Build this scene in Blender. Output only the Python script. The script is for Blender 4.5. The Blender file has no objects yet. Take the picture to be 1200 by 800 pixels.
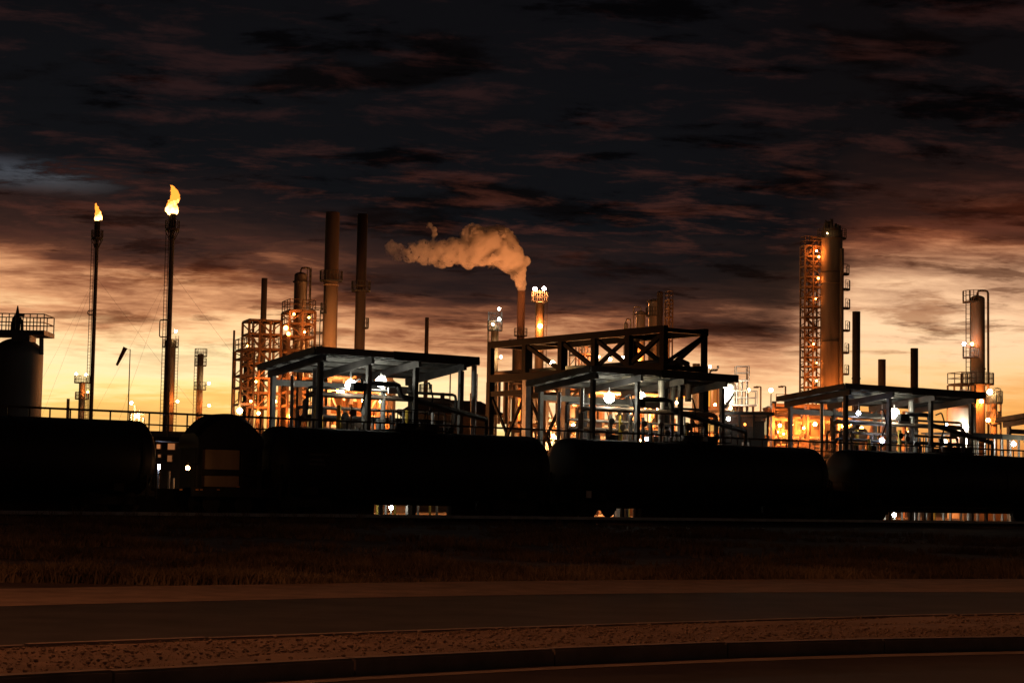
import bpy, bmesh, math, random
from mathutils import Vector, Matrix, noise as mnoise
random.seed(11)
SC = bpy.context.scene
COL = SC.collection
R_ = math.radians

# ------------------------------------------------------------------ camera
F, CXP, CYP = 2250.0, 600.0, 400.0
PITCH, ROLL = math.atan(183 / F), R_(1.0)
EYE = Vector((0, 0, 1.6))
_fw = Vector((0, math.cos(PITCH), math.sin(PITCH)))
_r0 = Vector((1, 0, 0)); _u0 = _r0.cross(_fw)
_R = _r0 * math.cos(ROLL) + _u0 * math.sin(ROLL)
_U = -_r0 * math.sin(ROLL) + _u0 * math.cos(ROLL)
cam = bpy.data.cameras.new('camera'); camo = bpy.data.objects.new('camera', cam); COL.objects.link(camo)
m = Matrix((_R, _U, -_fw)).transposed().to_4x4(); m.translation = EYE
camo.matrix_world = m
cam.sensor_width = 36; cam.lens = 36 * F / 1200; cam.clip_end = 9000; cam.clip_start = 0.3
SC.camera = camo

# ------------------------------------------------------------------ render / exposure
SC.view_settings.view_transform = 'Standard'; SC.view_settings.look = 'None'
SC.view_settings.exposure = 0; SC.view_settings.gamma = 1
SC.render.engine = 'CYCLES'
cy = SC.cycles
cy.use_denoising = True; cy.max_bounces = 6; cy.diffuse_bounces = 2; cy.glossy_bounces = 2
cy.volume_bounces = 3; cy.transparent_max_bounces = 8
cy.sample_clamp_indirect = 4; cy.use_light_tree = True
cy.volume_step_rate = 1.0

# ------------------------------------------------------------------ world: dusk sky
W = bpy.data.worlds.new('World'); SC.world = W; W.use_nodes = True
NT = W.node_tree; NT.nodes.clear()
def nd(t, **kw):
    n = NT.nodes.new(t)
    for k, v in kw.items(): setattr(n, k, v)
    return n
def setin(s, v):
    if hasattr(v, 'is_output'): NT.links.new(v, s)
    else: s.default_value = v
def mth(op, a, b=None, c=None, clamp=False):
    n = nd('ShaderNodeMath', operation=op, use_clamp=clamp)
    setin(n.inputs[0], a)
    if b is not None: setin(n.inputs[1], b)
    if c is not None: setin(n.inputs[2], c)
    return n.outputs[0]
def mapr(v, a, b, c=0.0, d=1.0, smooth=True):
    n = nd('ShaderNodeMapRange', interpolation_type='SMOOTHSTEP' if smooth else 'LINEAR')
    setin(n.inputs['Value'], v)
    for k, x in zip(('From Min', 'From Max', 'To Min', 'To Max'), (a, b, c, d)): setin(n.inputs[k], x)
    return n.outputs[0]
def cmb(x, y, z):
    n = nd('ShaderNodeCombineXYZ')
    for s, v in zip(n.inputs, (x, y, z)): setin(s, v)
    return n.outputs[0]
def noi(vec, scale, detail, rough, dist=0.0):
    n = nd('ShaderNodeTexNoise'); setin(n.inputs['Vector'], vec)
    n.inputs['Scale'].default_value = scale; n.inputs['Detail'].default_value = detail
    n.inputs['Roughness'].default_value = rough; n.inputs['Distortion'].default_value = dist
    return n.outputs[0]
def ramp(v, stops):
    n = nd('ShaderNodeValToRGB'); setin(n.inputs[0], v); r = n.color_ramp
    while len(r.elements) < len(stops): r.elements.new(0.5)
    for e, (p, c) in zip(r.elements, stops): e.position = p; e.color = (*c, 1)
    return n.outputs[0]
def mix(f, a, b, mode='MIX'):
    n = nd('ShaderNodeMix', data_type='RGBA', blend_type=mode); n.clamp_factor = True
    setin(n.inputs[0], f); setin(n.inputs[6], a if hasattr(a, 'is_output') else (*a, 1)); setin(n.inputs[7], b if hasattr(b, 'is_output') else (*b, 1))
    return n.outputs[2]
tc = nd('ShaderNodeTexCoord')
sp = nd('ShaderNodeSeparateXYZ'); NT.links.new(tc.outputs['Generated'], sp.inputs[0])
dx, dy, dz = sp.outputs
hor = mth('SQRT', mth('ADD', mth('MULTIPLY', dx, dx), mth('MULTIPLY', dy, dy)))
ele = mth('DIVIDE', dz, hor)
T = mth('DIVIDE', ele, 0.2591)                 # 0 at the horizon, 1 about 14.5 degrees up
AZ = mth('ARCTAN2', dx, dy)
den = mth('ADD', mth('MAXIMUM', dz, 0.0), 0.11)
qx, qy = mth('DIVIDE', dx, den), mth('DIVIDE', dy, den)
Q = cmb(qx, qy, 0.0)
Q2 = cmb(mth('MULTIPLY', qx, 0.62), mth('SUBTRACT', qy, mth('MULTIPLY', qx, 0.10)), 3.7)
n1 = noi(cmb(mth('MULTIPLY', qx, 0.8), qy, 5.3), 1.5, 5, 0.55, 0.3)
n2 = noi(Q2, 7.6, 9, 0.66, 0.25)
n3 = noi(cmb(mth('MULTIPLY', qx, 0.7), qy, 9.1), 4.4, 8, 0.64, 0.2)
n4 = noi(cmb(mth('MULTIPLY', qx, 0.9), qy, 21.0), 2.8, 7, 0.6, 0.2)
Tw = mth('ADD', T, mth('MULTIPLY', mth('SUBTRACT', n1, 0.5), 0.34))
Tw = mth('ADD', Tw, mth('MULTIPLY', mth('SUBTRACT', n2, 0.5), 0.17))
bank = mth('MULTIPLY', mth('MULTIPLY', mapr(AZ, -0.15, -0.02), mapr(AZ, 0.13, 0.18, 1.0, 0.0)), 0.10)
clearing = mth('MULTIPLY', mth('MULTIPLY', mapr(AZ, 0.13, 0.19), mapr(AZ, 0.3, 0.7, 1.0, 0.0)), 0.055)
Tw = mth('SUBTRACT', mth('ADD', Tw, bank), clearing)
glow = ramp(Tw, [(0.0, (0.85, 0.36, 0.09)), (0.15, (1.12, 0.64, 0.17)), (0.21, (1.2, 0.88, 0.36)), (0.275, (1.2, 0.90, 0.47)),
                 (0.335, (1.15, 0.70, 0.34)), (0.385, (0.76, 0.35, 0.16)), (0.43, (0.31, 0.11, 0.05)), (0.465, (0.105, 0.037, 0.021)), (0.51, (0.037, 0.0165, 0.0125)),
                 (0.57, (0.0145, 0.0092, 0.0090)), (0.66, (0.0056, 0.0058, 0.0070)), (1.0, (0.0044, 0.0042, 0.0052))])
# (a long cloud bank hangs lower over the middle of the plant, the sky is open again to the right)
# paler, less orange towards the right (north) end of the afterglow
bw = nd('ShaderNodeRGBToBW'); NT.links.new(glow, bw.inputs[0])
pale = mix(1.0, (0.95, 0.66, 0.42), bw.outputs[0], 'MULTIPLY')
pale = mix(1.0, pale, (1.28, 1.26, 1.24), 'MULTIPLY')
glow = mix(mapr(AZ, 0.06, 0.2), glow, mix(1.0, glow, (0.90, 0.72, 0.66), 'MULTIPLY'))
side = mth('MULTIPLY', mth('MULTIPLY', mapr(AZ, 0.05, 0.2), mapr(T, 0.16, 0.36)), mapr(T, 0.44, 0.56, 1.0, 0.0))
glow = mix(mth('MULTIPLY', side, 0.6), glow, pale)
# cloud streaks over the glow
cl = mth('MULTIPLY', mapr(n3, 0.55, 0.64), mapr(T, 0.24, 0.36))
cl2 = mth('MULTIPLY', mapr(n4, 0.54, 0.66), mapr(T, 0.22, 0.32))
cl = mth('MULTIPLY', cl, 0.70)
glow = mix(cl, glow, mix(1.0, glow, (0.26, 0.18, 0.16), 'MULTIPLY'))
glow = mix(mth('MULTIPLY', cl2, 0.78), glow, mix(1.0, glow, (0.38, 0.25, 0.20), 'MULTIPLY'))
# underlit reddish cloud edges high up
red = mth('MULTIPLY', mapr(n2, 0.48, 0.70), mth('MULTIPLY', mapr(T, 0.42, 0.56), mapr(T, 1.0, 2.2, 1.0, 0.25)))
redc = mix(mapr(T, 0.45, 0.8), (0.062, 0.016, 0.008), (0.0165, 0.0048, 0.0036))
glow = mix(red, glow, mix(1.0, glow, redc, 'ADD'))
dark = mth('MULTIPLY', mapr(n3, 0.50, 0.68), mapr(T, 0.5, 0.62))
glow = mix(mth('MULTIPLY', dark, 0.6), glow, mix(1.0, glow, (0.40, 0.42, 0.48), 'MULTIPLY'))
# afterglow fades round the horizon away from where the sun went down
fade = mapr(mth('ABSOLUTE', mth('ADD', AZ, 0.04)), 0.45, 1.6, 1.0, 0.0)
glow = mix(fade, mix(1.0, glow, (0.05, 0.07, 0.14), 'MULTIPLY'), glow)
below = mapr(dz, -0.03, 0.0)
glow = mix(below, (0.004, 0.003, 0.003), glow)
# clear blue evening sky seen through a break in the cloud deck (Nishita)
nish = nd('ShaderNodeTexSky', sky_type='NISHITA'); nish.sun_disc = False
SUN_EL, SUN_AZ = R_(1.0), R_(-2.0)
nish.sun_elevation = SUN_EL; nish.sun_rotation = SUN_AZ; nish.altitude = 300
gap = mth('MULTIPLY', mapr(mth('ABSOLUTE', mth('SUBTRACT', T, mth('MULTIPLY_ADD', AZ, -0.12, 0.588))), 0.0, 0.045, 1.0, 0.0), mapr(AZ, -0.25, -0.185, 1.0, 0.0))
gap = mth('MULTIPLY', gap, mapr(n2, 0.40, 0.58, 1.0, 0.0))
bg1 = nd('ShaderNodeBackground'); NT.links.new(glow, bg1.inputs[0]); bg1.inputs[1].default_value = 1.0
bg2 = nd('ShaderNodeBackground'); NT.links.new(mix(1.0, nish.outputs[0], (0.20, 0.36, 0.85), 'MULTIPLY'), bg2.inputs[0]); setin(bg2.inputs[1], mth('MULTIPLY', gap, 0.05))
ad = nd('ShaderNodeAddShader'); NT.links.new(bg1.outputs[0], ad.inputs[0]); NT.links.new(bg2.outputs[0], ad.inputs[1])
wo = nd('ShaderNodeOutputWorld'); NT.links.new(ad.outputs[0], wo.inputs[0])

# last light of the sun, through cloud on the horizon behind the plant
sl = bpy.data.lights.new('sun', 'SUN'); sl.energy = 0.02; sl.angle = R_(10); sl.color = (1, 0.5, 0.2)
so = bpy.data.objects.new('sun', sl); COL.objects.link(so)
_sd = Vector((math.sin(SUN_AZ) * math.cos(SUN_EL), math.cos(SUN_AZ) * math.cos(SUN_EL), math.sin(SUN_EL)))
so.rotation_euler = _sd.to_track_quat('Z', 'Y').to_euler()

# ------------------------------------------------------------------ pixel -> place
PHI = R_(36.0)
D = Vector((math.cos(PHI), math.sin(PHI), 0)); PP = Vector((-math.sin(PHI), math.cos(PHI), 0)); UP = Vector((0, 0, 1))
TB = Vector((-8.3, 93.0, 0.0))                 # a point of the track; it runs along D
RAILZ = 0.67
def ray(x, y): return _R * ((x - CXP) / F) + _U * ((CYP - y) / F) + _fw
def P(x, y, Y):
    d = ray(x, y); return EYE + d * (Y / d.y)
def GP(x, y, z=0.0):
    d = ray(x, y); return EYE + d * ((z - EYE.z) / d.z)
def LP(x, y, s):
    d = ray(x, y); b = TB + PP * s
    return EYE + d * (PP.dot(b - EYE) / PP.dot(d))
def LQ(x, y, t):
    d = ray(x, y); b = TB + D * t; return PP.dot(EYE + d * (D.dot(b - EYE) / D.dot(d)) - TB)
def SQ(t, s, z): v = TB + D * t + PP * s; return Vector((v.x, v.y, z))
def tpar(v): return D.dot(Vector((v.x, v.y, 0)) - TB)
def mpp(Y): return Y / F                        # metres per photo pixel

# ------------------------------------------------------------------ materials
MATS = {}
def mat(name, col, rough=0.6, metal=0.0, var=0.25, scale=1.5, streak=False, bump=0.0, col2=None, spec=0.5, detail=5):
    if name in MATS: return MATS[name]
    M = bpy.data.materials.new(name); M.use_nodes = True; t = M.node_tree; b = t.nodes['Principled BSDF']
    b.inputs['Roughness'].default_value = rough; b.inputs['Metallic'].default_value = metal
    b.inputs['Specular IOR Level'].default_value = spec
    tcn = t.nodes.new('ShaderNodeTexCoord'); mp = t.nodes.new('ShaderNodeMapping')
    t.links.new(tcn.outputs['Object'], mp.inputs[0])
    gm = t.nodes.new('ShaderNodeNewGeometry'); t.links.new(gm.outputs['Position'], mp.inputs[0])
    mp.inputs['Scale'].default_value = (1, 1, 0.15) if streak else (1, 1, 1)
    n = t.nodes.new('ShaderNodeTexNoise'); n.inputs['Scale'].default_value = scale; n.inputs['Detail'].default_value = detail; n.inputs['Roughness'].default_value = 0.6
    t.links.new(mp.outputs[0], n.inputs['Vector'])
    r = t.nodes.new('ShaderNodeValToRGB'); t.links.new(n.outputs[0], r.inputs[0])
    c2 = col2 or tuple(c * (1 - var * 2) for c in col)
    r.color_ramp.elements[0].position = 0.32; r.color_ramp.elements[0].color = (*[max(0.0, c) for c in c2], 1)
    r.color_ramp.elements[1].position = 0.68; r.color_ramp.elements[1].color = (*[min(1, c * (1 + var * 0.4)) for c in col], 1)
    t.links.new(r.outputs[0], b.inputs['Base Color'])
    if bump:
        bp = t.nodes.new('ShaderNodeBump'); bp.inputs['Strength'].default_value = bump; bp.inputs['Distance'].default_value = 0.05
        t.links.new(n.outputs[0], bp.inputs['Height']); t.links.new(bp.outputs[0], b.inputs['Normal'])
    MATS[name] = M; return M
STEEL = mat('dark painted steel', (0.075, 0.072, 0.07), 0.55, 0.0, 0.3)
POSTM = mat('dull galvanised post', (0.19, 0.19, 0.18), 0.6, 0.1, 0.2, 2.5)
TRUSSM = mat('black bridge paint', (0.012, 0.0115, 0.011), 0.75, 0.0, 0.3, spec=0.2)
GALV = mat('galvanised steel', (0.42, 0.43, 0.42), 0.5, 0.25, 0.2, 2.5)
RUST = mat('weathered primer steel', (0.22, 0.16, 0.12), 0.7, 0.0, 0.3, 1.2, True)
BLACK = mat('black tank paint', (0.017, 0.017, 0.019), 0.6, 0.0, 0.3, 0.6, True)
GRIME = mat('grimy black running gear', (0.022, 0.02, 0.018), 0.8, 0.0, 0.3)
CONC = mat('stack concrete', (0.36, 0.255, 0.175), 0.85, 0.0, 0.2, 0.35, True)
BRICK = mat('dark lined stack', (0.085, 0.065, 0.055), 0.85, 0.0, 0.3, 0.4, True)
CLAD = mat('aluminium cladding', (0.46, 0.42, 0.36), 0.45, 0.35, 0.15, 0.8, True)
DULL = mat('dull lagging', (0.25, 0.21, 0.17), 0.7, 0.0, 0.25, 0.8, True)
CREAM = mat('cream tank paint', (0.62, 0.58, 0.46), 0.5, 0.0, 0.12, 0.5, True)
WHITE = mat('white enamel', (0.78, 0.79, 0.76), 0.5, 0.0, 0.08)
ROOFM = mat('roof sheeting', (0.22, 0.225, 0.215), 0.55, 0.1, 0.15, 1.2)
SHED = mat('dark shed roof', (0.035, 0.033, 0.032), 0.8, 0.0, 0.25, 0.8)
TAN = mat('tan panel paint', (0.40, 0.28, 0.18), 0.6, 0.0, 0.2, 0.8, True)
OCHRE = mat('ochre render', (0.52, 0.36, 0.18), 0.8, 0.0, 0.15, 0.8)
YELLOW = mat('safety yellow', (0.60, 0.42, 0.05), 0.5, 0.0, 0.15)
ASPH = mat('asphalt', (0.034, 0.032, 0.033), 0.82, 0.0, 0.42, 0.9, bump=0.3, detail=8)
SAND = mat('sandy shoulder', (0.30, 0.23, 0.17), 0.95, 0.0, 0.2, 1.6, bump=0.4, detail=8)
KERB = mat('kerb concrete', (0.36, 0.32, 0.27), 0.9, 0.0, 0.18, 2.0, bump=0.3)
SOIL = mat('dry soil', (0.15, 0.12, 0.09), 0.95, 0.0, 0.3, 0.5, bump=0.4, detail=8)
YARD = mat('yard concrete', (0.24, 0.22, 0.20), 0.9, 0.0, 0.2, 0.4)
STONE = mat('gravel stone', (0.50, 0.40, 0.30), 0.9, 0.0, 0.22, 11.0)
BALL = mat('ballast', (0.09, 0.08, 0.075), 0.95, 0.0, 0.4, 8.0, bump=0.6)
RAILM = mat('worn rail steel', (0.40, 0.38, 0.36), 0.3, 0.8, 0.2)
GRASS = mat('dry grass', (0.27, 0.225, 0.14), 0.95, 0.0, 0.4, 0.35)
CLOTH = mat('windsock cloth', (0.05, 0.02, 0.015), 0.9)
GLASS = mat('dark window glass', (0.03, 0.03, 0.035), 0.08, 0.0, 0.1)
PAINT = mat('worn road paint', (0.40, 0.37, 0.33), 0.8, 0.0, 0.45, 5.0)

def emit(name, col, s):
    if name in MATS: return MATS[name]
    M = bpy.data.materials.new(name); M.use_nodes = True; t = M.node_tree; t.nodes.clear()
    e = t.nodes.new('ShaderNodeEmission'); e.inputs[0].default_value = (*col, 1); e.inputs[1].default_value = s
    o = t.nodes.new('ShaderNodeOutputMaterial'); t.links.new(e.outputs[0], o.inputs[0])
    try: M.cycles.emission_sampling = 'FRONT'
    except Exception: pass
    MATS[name] = M; return M
SODIUM, COOL, BLUISH, WARM = (1.0, 0.22, 0.032), (1.0, 0.96, 0.80), (0.72, 0.78, 1.0), (1.0, 0.62, 0.26)

# ------------------------------------------------------------------ objects
def link(name, me, parent=None):
    o = bpy.data.objects.new(name, me); COL.objects.link(o)
    if parent is not None: o.parent = parent
    return o
def rootpos(p):
    v = Vector((0, 0, 0))
    while p is not None: v = v + p.location; p = p.parent
    return v
def thing(name, label, cat, loc, group=None):
    o = bpy.data.objects.new(name, None); COL.objects.link(o); o.empty_display_size = 0.3
    o.location = loc; o['label'] = label; o['category'] = cat
    if group: o['group'] = group
    return o
MESH = {}
def base_mesh(kind, mt, seg=10, ratio=1.0):
    k = (kind, mt.name, seg, round(ratio, 3))
    if k in MESH: return MESH[k]
    bm = bmesh.new()
    if kind == 'box': bmesh.ops.create_cube(bm, size=1)
    elif kind == 'cyl': bmesh.ops.create_cone(bm, cap_ends=True, segments=seg, radius1=1, radius2=ratio, depth=1)
    elif kind == 'bulb': bmesh.ops.create_icosphere(bm, subdivisions=2, radius=1)
    elif kind == 'ball': bmesh.ops.create_uvsphere(bm, u_segments=seg, v_segments=max(6, seg // 2), radius=1)
    me = bpy.data.meshes.new(kind); bm.to_mesh(me); bm.free(); me.materials.append(mt)
    if kind in ('cyl', 'ball'):
        for p in me.polygons: p.use_smooth = len(p.vertices) == 4 or kind == 'ball'
    MESH[k] = me; return me
def place(o, M, parent):
    if parent is not None and parent.type == 'MESH':       # a piece of a part: keep its place, undo the part's own scale
        o.matrix_parent_inverse = (Matrix.Translation(rootpos(parent.parent)) @ parent.matrix_basis).inverted()
    elif parent is not None: M = Matrix.Translation(-rootpos(parent)) @ M
    o.matrix_basis = M
def frame_of(a, side=None):
    z = a.normalized(); x = side if side is not None else Vector((0, 0, 1))
    if abs(z.dot(x)) > 0.98: x = D
    y = z.cross(x).normalized(); x = y.cross(z).normalized()
    return Matrix((x, y, z)).transposed()
def bar(name, a, b, w, h, mt, parent, side=None):
    """box section from a to b; h is its size along 'side' (up by default), w across"""
    a, b = Vector(a), Vector(b); d = b - a; L = max(d.length, 1e-4)
    o = link(name, base_mesh('box', mt), parent)
    M = Matrix.Translation((a + b) / 2) @ frame_of(d, side).to_4x4() @ Matrix.Diagonal((h, w, L, 1))
    place(o, M, parent); return o
def tube(name, a, b, r, mt, parent, seg=10, r2=None):
    a, b = Vector(a), Vector(b); d = b - a; L = max(d.length, 1e-4)
    o = link(name, base_mesh('cyl', mt, seg, 1.0 if r2 is None else r2 / r), parent)
    place(o, Matrix.Translation((a + b) / 2) @ frame_of(d).to_4x4() @ Matrix.Diagonal((r, r, L, 1)), parent); return o
def box(name, c, sx, sy, sz, mt, parent, rot=PHI):
    o = link(name, base_mesh('box', mt), parent)
    place(o, Matrix.Translation(c) @ Matrix.Rotation(rot, 4, 'Z') @ Matrix.Diagonal((sx, sy, sz, 1)), parent); return o
def lamp(c, flux, col, parent, r=0.25, name='lamp'):
    s = flux / (math.pi * 4 * math.pi * r * r)
    s = float('%.2g' % s)
    o = link(name, base_mesh('bulb', emit('lamp glow %s %g' % (','.join('%.2f' % c for c in col), s), col, s)), parent)
    place(o, Matrix.Translation(c) @ Matrix.Diagonal((r, r, r, 1)), parent); return o
def bm_obj(name, bm, mt, parent=None, origin=None, smooth=False):
    if origin is not None: bmesh.ops.translate(bm, verts=bm.verts, vec=-Vector(origin))
    me = bpy.data.meshes.new(name); bm.to_mesh(me); bm.free(); me.materials.append(mt)
    if smooth:
        for p in me.polygons: p.use_smooth = True
    o = link(name, me, parent)
    if parent is not None and origin is not None: o.location = Vector(origin) - rootpos(parent)
    elif parent is not None: o.location = -rootpos(parent)
    elif origin is not None: o.location = origin
    return o
def b_bar(bm, a, b, w, h=None):
    a, b = Vector(a), Vector(b); d = b - a
    M = Matrix.Translation((a + b) / 2) @ frame_of(d).to_4x4() @ Matrix.Diagonal((h or w, w, max(d.length, 1e-4), 1))
    bmesh.ops.create_cube(bm, size=1, matrix=M)
def b_tube(bm, a, b, r, seg=6):
    a, b = Vector(a), Vector(b); d = b - a
    M = Matrix.Translation((a + b) / 2) @ frame_of(d).to_4x4()
    bmesh.ops.create_cone(bm, cap_ends=True, segments=seg, radius1=r, radius2=r, depth=max(d.length, 1e-4), matrix=M)
def pipe(name, pts, r, mt, parent, seg=8):
    """one continuous pipe with mitred bends"""
    pts = [Vector(p) for p in pts]; out = [pts[0]]
    for i in range(1, len(pts) - 1):                     # round the corners
        a, b, c = pts[i - 1], pts[i], pts[i + 1]
        k = min(r * 2.5, (b - a).length * 0.45, (c - b).length * 0.45)
        p0, p2 = b + (a - b).normalized() * k, b + (c - b).normalized() * k
        for q in (0, 0.5, 1): out.append(p0 * (1 - q) ** 2 + b * 2 * q * (1 - q) + p2 * q * q)
    out.append(pts[-1])
    bm = bmesh.new(); rings = []
    for i, p in enumerate(out):
        d = (out[min(i + 1, len(out) - 1)] - out[max(i - 1, 0)])
        Fm = frame_of(d)
        rings.append([bm.verts.new(p + Fm @ Vector((r * math.cos(2 * math.pi * j / seg), r * math.sin(2 * math.pi * j / seg), 0))) for j in range(seg)])
    for A, B in zip(rings, rings[1:]):
        for j in range(seg):
            try: bm.faces.new((A[j], A[(j + 1) % seg], B[(j + 1) % seg], B[j]))
            except ValueError: pass
    bm.faces.new(rings[0][::-1]); bm.faces.new(rings[-1])
    bmesh.ops.recalc_face_normals(bm, faces=bm.faces)
    return bm_obj(name, bm, mt, parent, smooth=True)
def revolve(name, base, prof, mt, parent, seg=24):
    """prof: list of (radius, z) from bottom to top about the vertical through base"""
    bm = bmesh.new(); rings = []
    for r, z in prof:
        rings.append([bm.verts.new((r * math.cos(2 * math.pi * j / seg), r * math.sin(2 * math.pi * j / seg), z)) for j in range(seg)])
    for A, B in zip(rings, rings[1:]):
        for j in range(seg): bm.faces.new((A[j], A[(j + 1) % seg], B[(j + 1) % seg], B[j]))
    bm.faces.new(rings[0][::-1]); bm.faces.new(rings[-1])
    o = bm_obj(name, bm, mt, parent, smooth=True)
    o.location = Vector(base) - (rootpos(parent) if parent else Vector())
    return o
def stuff(o): o['kind'] = 'stuff'; return o
def structure(o): o['kind'] = 'structure'; return o

def ring_platform(c, r, w, parent, mt=None, a0=0, a1=360, rail=1.1, seg=20, thick=0.14):
    """grating ring round a vessel with its railing; angles in degrees, 0 = +X"""
    mt = mt or STEEL; bm = bmesh.new(); n = max(3, int(seg * (a1 - a0) / 360)); full = abs(a1 - a0) >= 360
    A = [R_(a0 + (a1 - a0) * i / n) for i in range(n + (0 if full else 1))]
    V = [[bm.verts.new((c.x + rr * math.cos(a), c.y + rr * math.sin(a), c.z + dzz)) for rr, dzz in ((r, 0), (r + w, 0), (r + w, thick), (r, thick))] for a in A]
    for i in range(n):
        p, q = V[i], V[(i + 1) % len(V)]
        for j in range(4): bm.faces.new((p[j], p[(j + 1) % 4], q[(j + 1) % 4], q[j]))
    if not full: bm.faces.new(V[0]); bm.faces.new(V[-1][::-1])
    bmesh.ops.recalc_face_normals(bm, faces=bm.faces)
    bm_obj('platform', bm, mt, parent)
    if rail:
        bm = bmesh.new()
        pt = lambda a, z: Vector((c.x + (r + w * 0.96) * math.cos(a), c.y + (r + w * 0.96) * math.sin(a), c.z + thick + z))
        for i, a in enumerate(A): b_bar(bm, pt(a, 0), pt(a, rail), 0.06)
        for i in range(n):
            for z in (rail * 0.5, rail): b_bar(bm, pt(A[i], z), pt(A[(i + 1) % len(A)], z), 0.05)
        stuff(bm_obj('railing', bm, mt, parent))
def ladder(a, b, w, parent, mt=None, out=None, cage=False):
    mt = mt or STEEL; bm = bmesh.new(); a, b = Vector(a), Vector(b); s = (out or D).normalized() * w / 2
    for k in (-1, 1): b_bar(bm, a + s * k, b + s * k, 0.07)
    n = int((b - a).length / 0.5)
    for i in range(1, n):
        p = a.lerp(b, i / n); b_bar(bm, p - s, p + s, 0.04)
    return stuff(bm_obj('ladder', bm, mt, parent))
def straight_rail(bm, a, b, h=1.1, step=1.5, th=0.05):
    a, b = Vector(a), Vector(b); n = max(1, round((b - a).length / step))
    for i in range(n + 1): p = a.lerp(b, i / n); b_bar(bm, p, p + UP * h, th)
    for z in (h * 0.5, h): b_bar(bm, a + UP * z, b + UP * z, th)

# ------------------------------------------------------------------ ground
GZ = 0.42                                                # level of the plant yard
def smooth01(x): x = max(0.0, min(1.0, x)); return x * x * (3 - 2 * x)
def ground_z(x, y):
    s = PP.dot(Vector((x, y, 0)) - TB)
    z = GZ * smooth01((s + 44) / 34)
    if -42 < s < -6: z += 0.10 * (mnoise.noise(Vector((x * 0.12, y * 0.12, 0)))) * smooth01((s + 42) / 4) * smooth01((-6 - s) / 4)
    return z
def build_ground():
    bm = bmesh.new()
    ss = [-4000, -600, -140, -95] + [-90 + i * 2.0 for i in range(43)] + [0, 8, 30, 120, 500, 2500, 7000]
    tt = [-7000, -2500, -700, -200] + [-100 + i * 5.0 for i in range(52)] + [200, 320, 900, 2500, 7000]
    G = []
    for s in ss:
        row = []
        for t in tt:
            v = SQ(t, s, 0); v.z = ground_z(v.x, v.y) - 0.03; row.append(bm.verts.new(v))
        G.append(row)
    for i in range(len(ss) - 1):
        for j in range(len(tt) - 1): bm.faces.new((G[i][j], G[i][j + 1], G[i + 1][j + 1], G[i + 1][j]))
    bmesh.ops.recalc_face_normals(bm, faces=bm.faces)
    structure(bm_obj('ground', bm, SOIL, smooth=True))
build_ground()
def curve_pts(pix, z=0.0, n=60):
    """a line traced on the ground: fit a parabola through the seen points, carried on at both ends"""
    w = [GP(x, y, z) for x, y in pix]
    xs = [p.x for p in w]; ys = [p.y for p in w]
    S = [sum(x ** k for x in xs) for k in range(5)]; Tt = [sum(y * x ** k for x, y in zip(xs, ys)) for k in range(3)]
    A = Matrix(((S[0], S[1], S[2]), (S[1], S[2], S[3]), (S[2], S[3], S[4]))); c = A.inverted() @ Vector(Tt)
    lo, hi = min(xs), max(xs)
    def f(x):
        q = max(lo, min(hi, x)); y = c[0] + c[1] * q + c[2] * q * q
        return y + (c[1] + 2 * c[2] * q) * (x - q)
    return f
fA = curve_pts([(0, 694), (300, 689), (600, 684), (900, 682), (1200, 681.5)])
fB = curve_pts([(0, 711), (300, 703), (600, 697), (900, 695), (1200, 694)])
fC = curve_pts([(0, 774), (300, 764), (600, 749.5), (900, 739), (1200, 731)])
fD = curve_pts([(300, 799), (600, 781), (900, 770), (1200, 762)])
XS = [-90 + i * 1.0 for i in range(221)]
def strip(name, f0, f1, z0, z1, mt, sub=1, bumpy=0.0):
    bm = bmesh.new(); rows = []
    for k in range(sub + 1):
        q = k / sub; row = []
        for x in XS:
            y = f0(x) * (1 - q) + f1(x) * q
            z = z0 * (1 - q) + z1 * q + (bumpy * mnoise.noise(Vector((x * 1.7, y * 1.7, 3))) * (1 if 0 < k < sub else 0))
            row.append(bm.verts.new((x, y, z)))
        rows.append(row)
    for a, b in zip(rows, rows[1:]):
        for i in range(len(XS) - 1): bm.faces.new((a[i], a[i + 1], b[i + 1], b[i]))
    bmesh.ops.recalc_face_normals(bm, faces=bm.faces)
    if bm.faces[0].normal.z < 0: bmesh.ops.reverse_faces(bm, faces=bm.faces)
    return structure(bm_obj(name, bm, mt, smooth=bumpy > 0))
strip('shoulder', lambda x: fB(x), lambda x: fA(x) + 0.3, 0.012, 0.05, SAND, 4, 0.03)
strip('road', lambda x: fC(x), lambda x: fB(x), 0.008, 0.008, ASPH)
strip('edge_line', lambda x: fC(x) + 1.55, lambda x: fC(x) + 1.70, 0.013, 0.013, PAINT)
strip('median', lambda x: fD(x) + 0.2, lambda x: fC(x) - 0.16, 0.135, 0.135, SAND, 6, 0.06)
strip('near_road', lambda x: fD(x) - 9, lambda x: fD(x) - 0.12, 0.008, 0.008, ASPH)
strip('gutter', lambda x: fD(x) - 0.55, lambda x: fD(x) - 0.11, 0.014, 0.014, KERB)
def kerb(name, f, w, h, x0, x1, L, seed):
    root = bpy.data.objects.new(name, None); COL.objects.link(root); root['kind'] = 'structure'
    rnd = random.Random(seed); x = x0
    while x < x1:
        a = Vector((x + 0.012, f(x + 0.012), h / 2)); b = Vector((x + L - 0.012, f(x + L - 0.012), h / 2))
        off = Vector((0, rnd.uniform(-0.008, 0.008), rnd.uniform(-0.006, 0.006)))
        o = link('kerb_stone', KERBMESH, root)
        d = b - a
        place(o, Matrix.Translation((a + b) / 2 + off) @ Matrix.Rotation(math.atan2(d.y, d.x) + rnd.uniform(-.004, .004), 4, 'Z') @ Matrix.Diagonal((d.length, w, h, 1)), None)
        x += L
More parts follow.
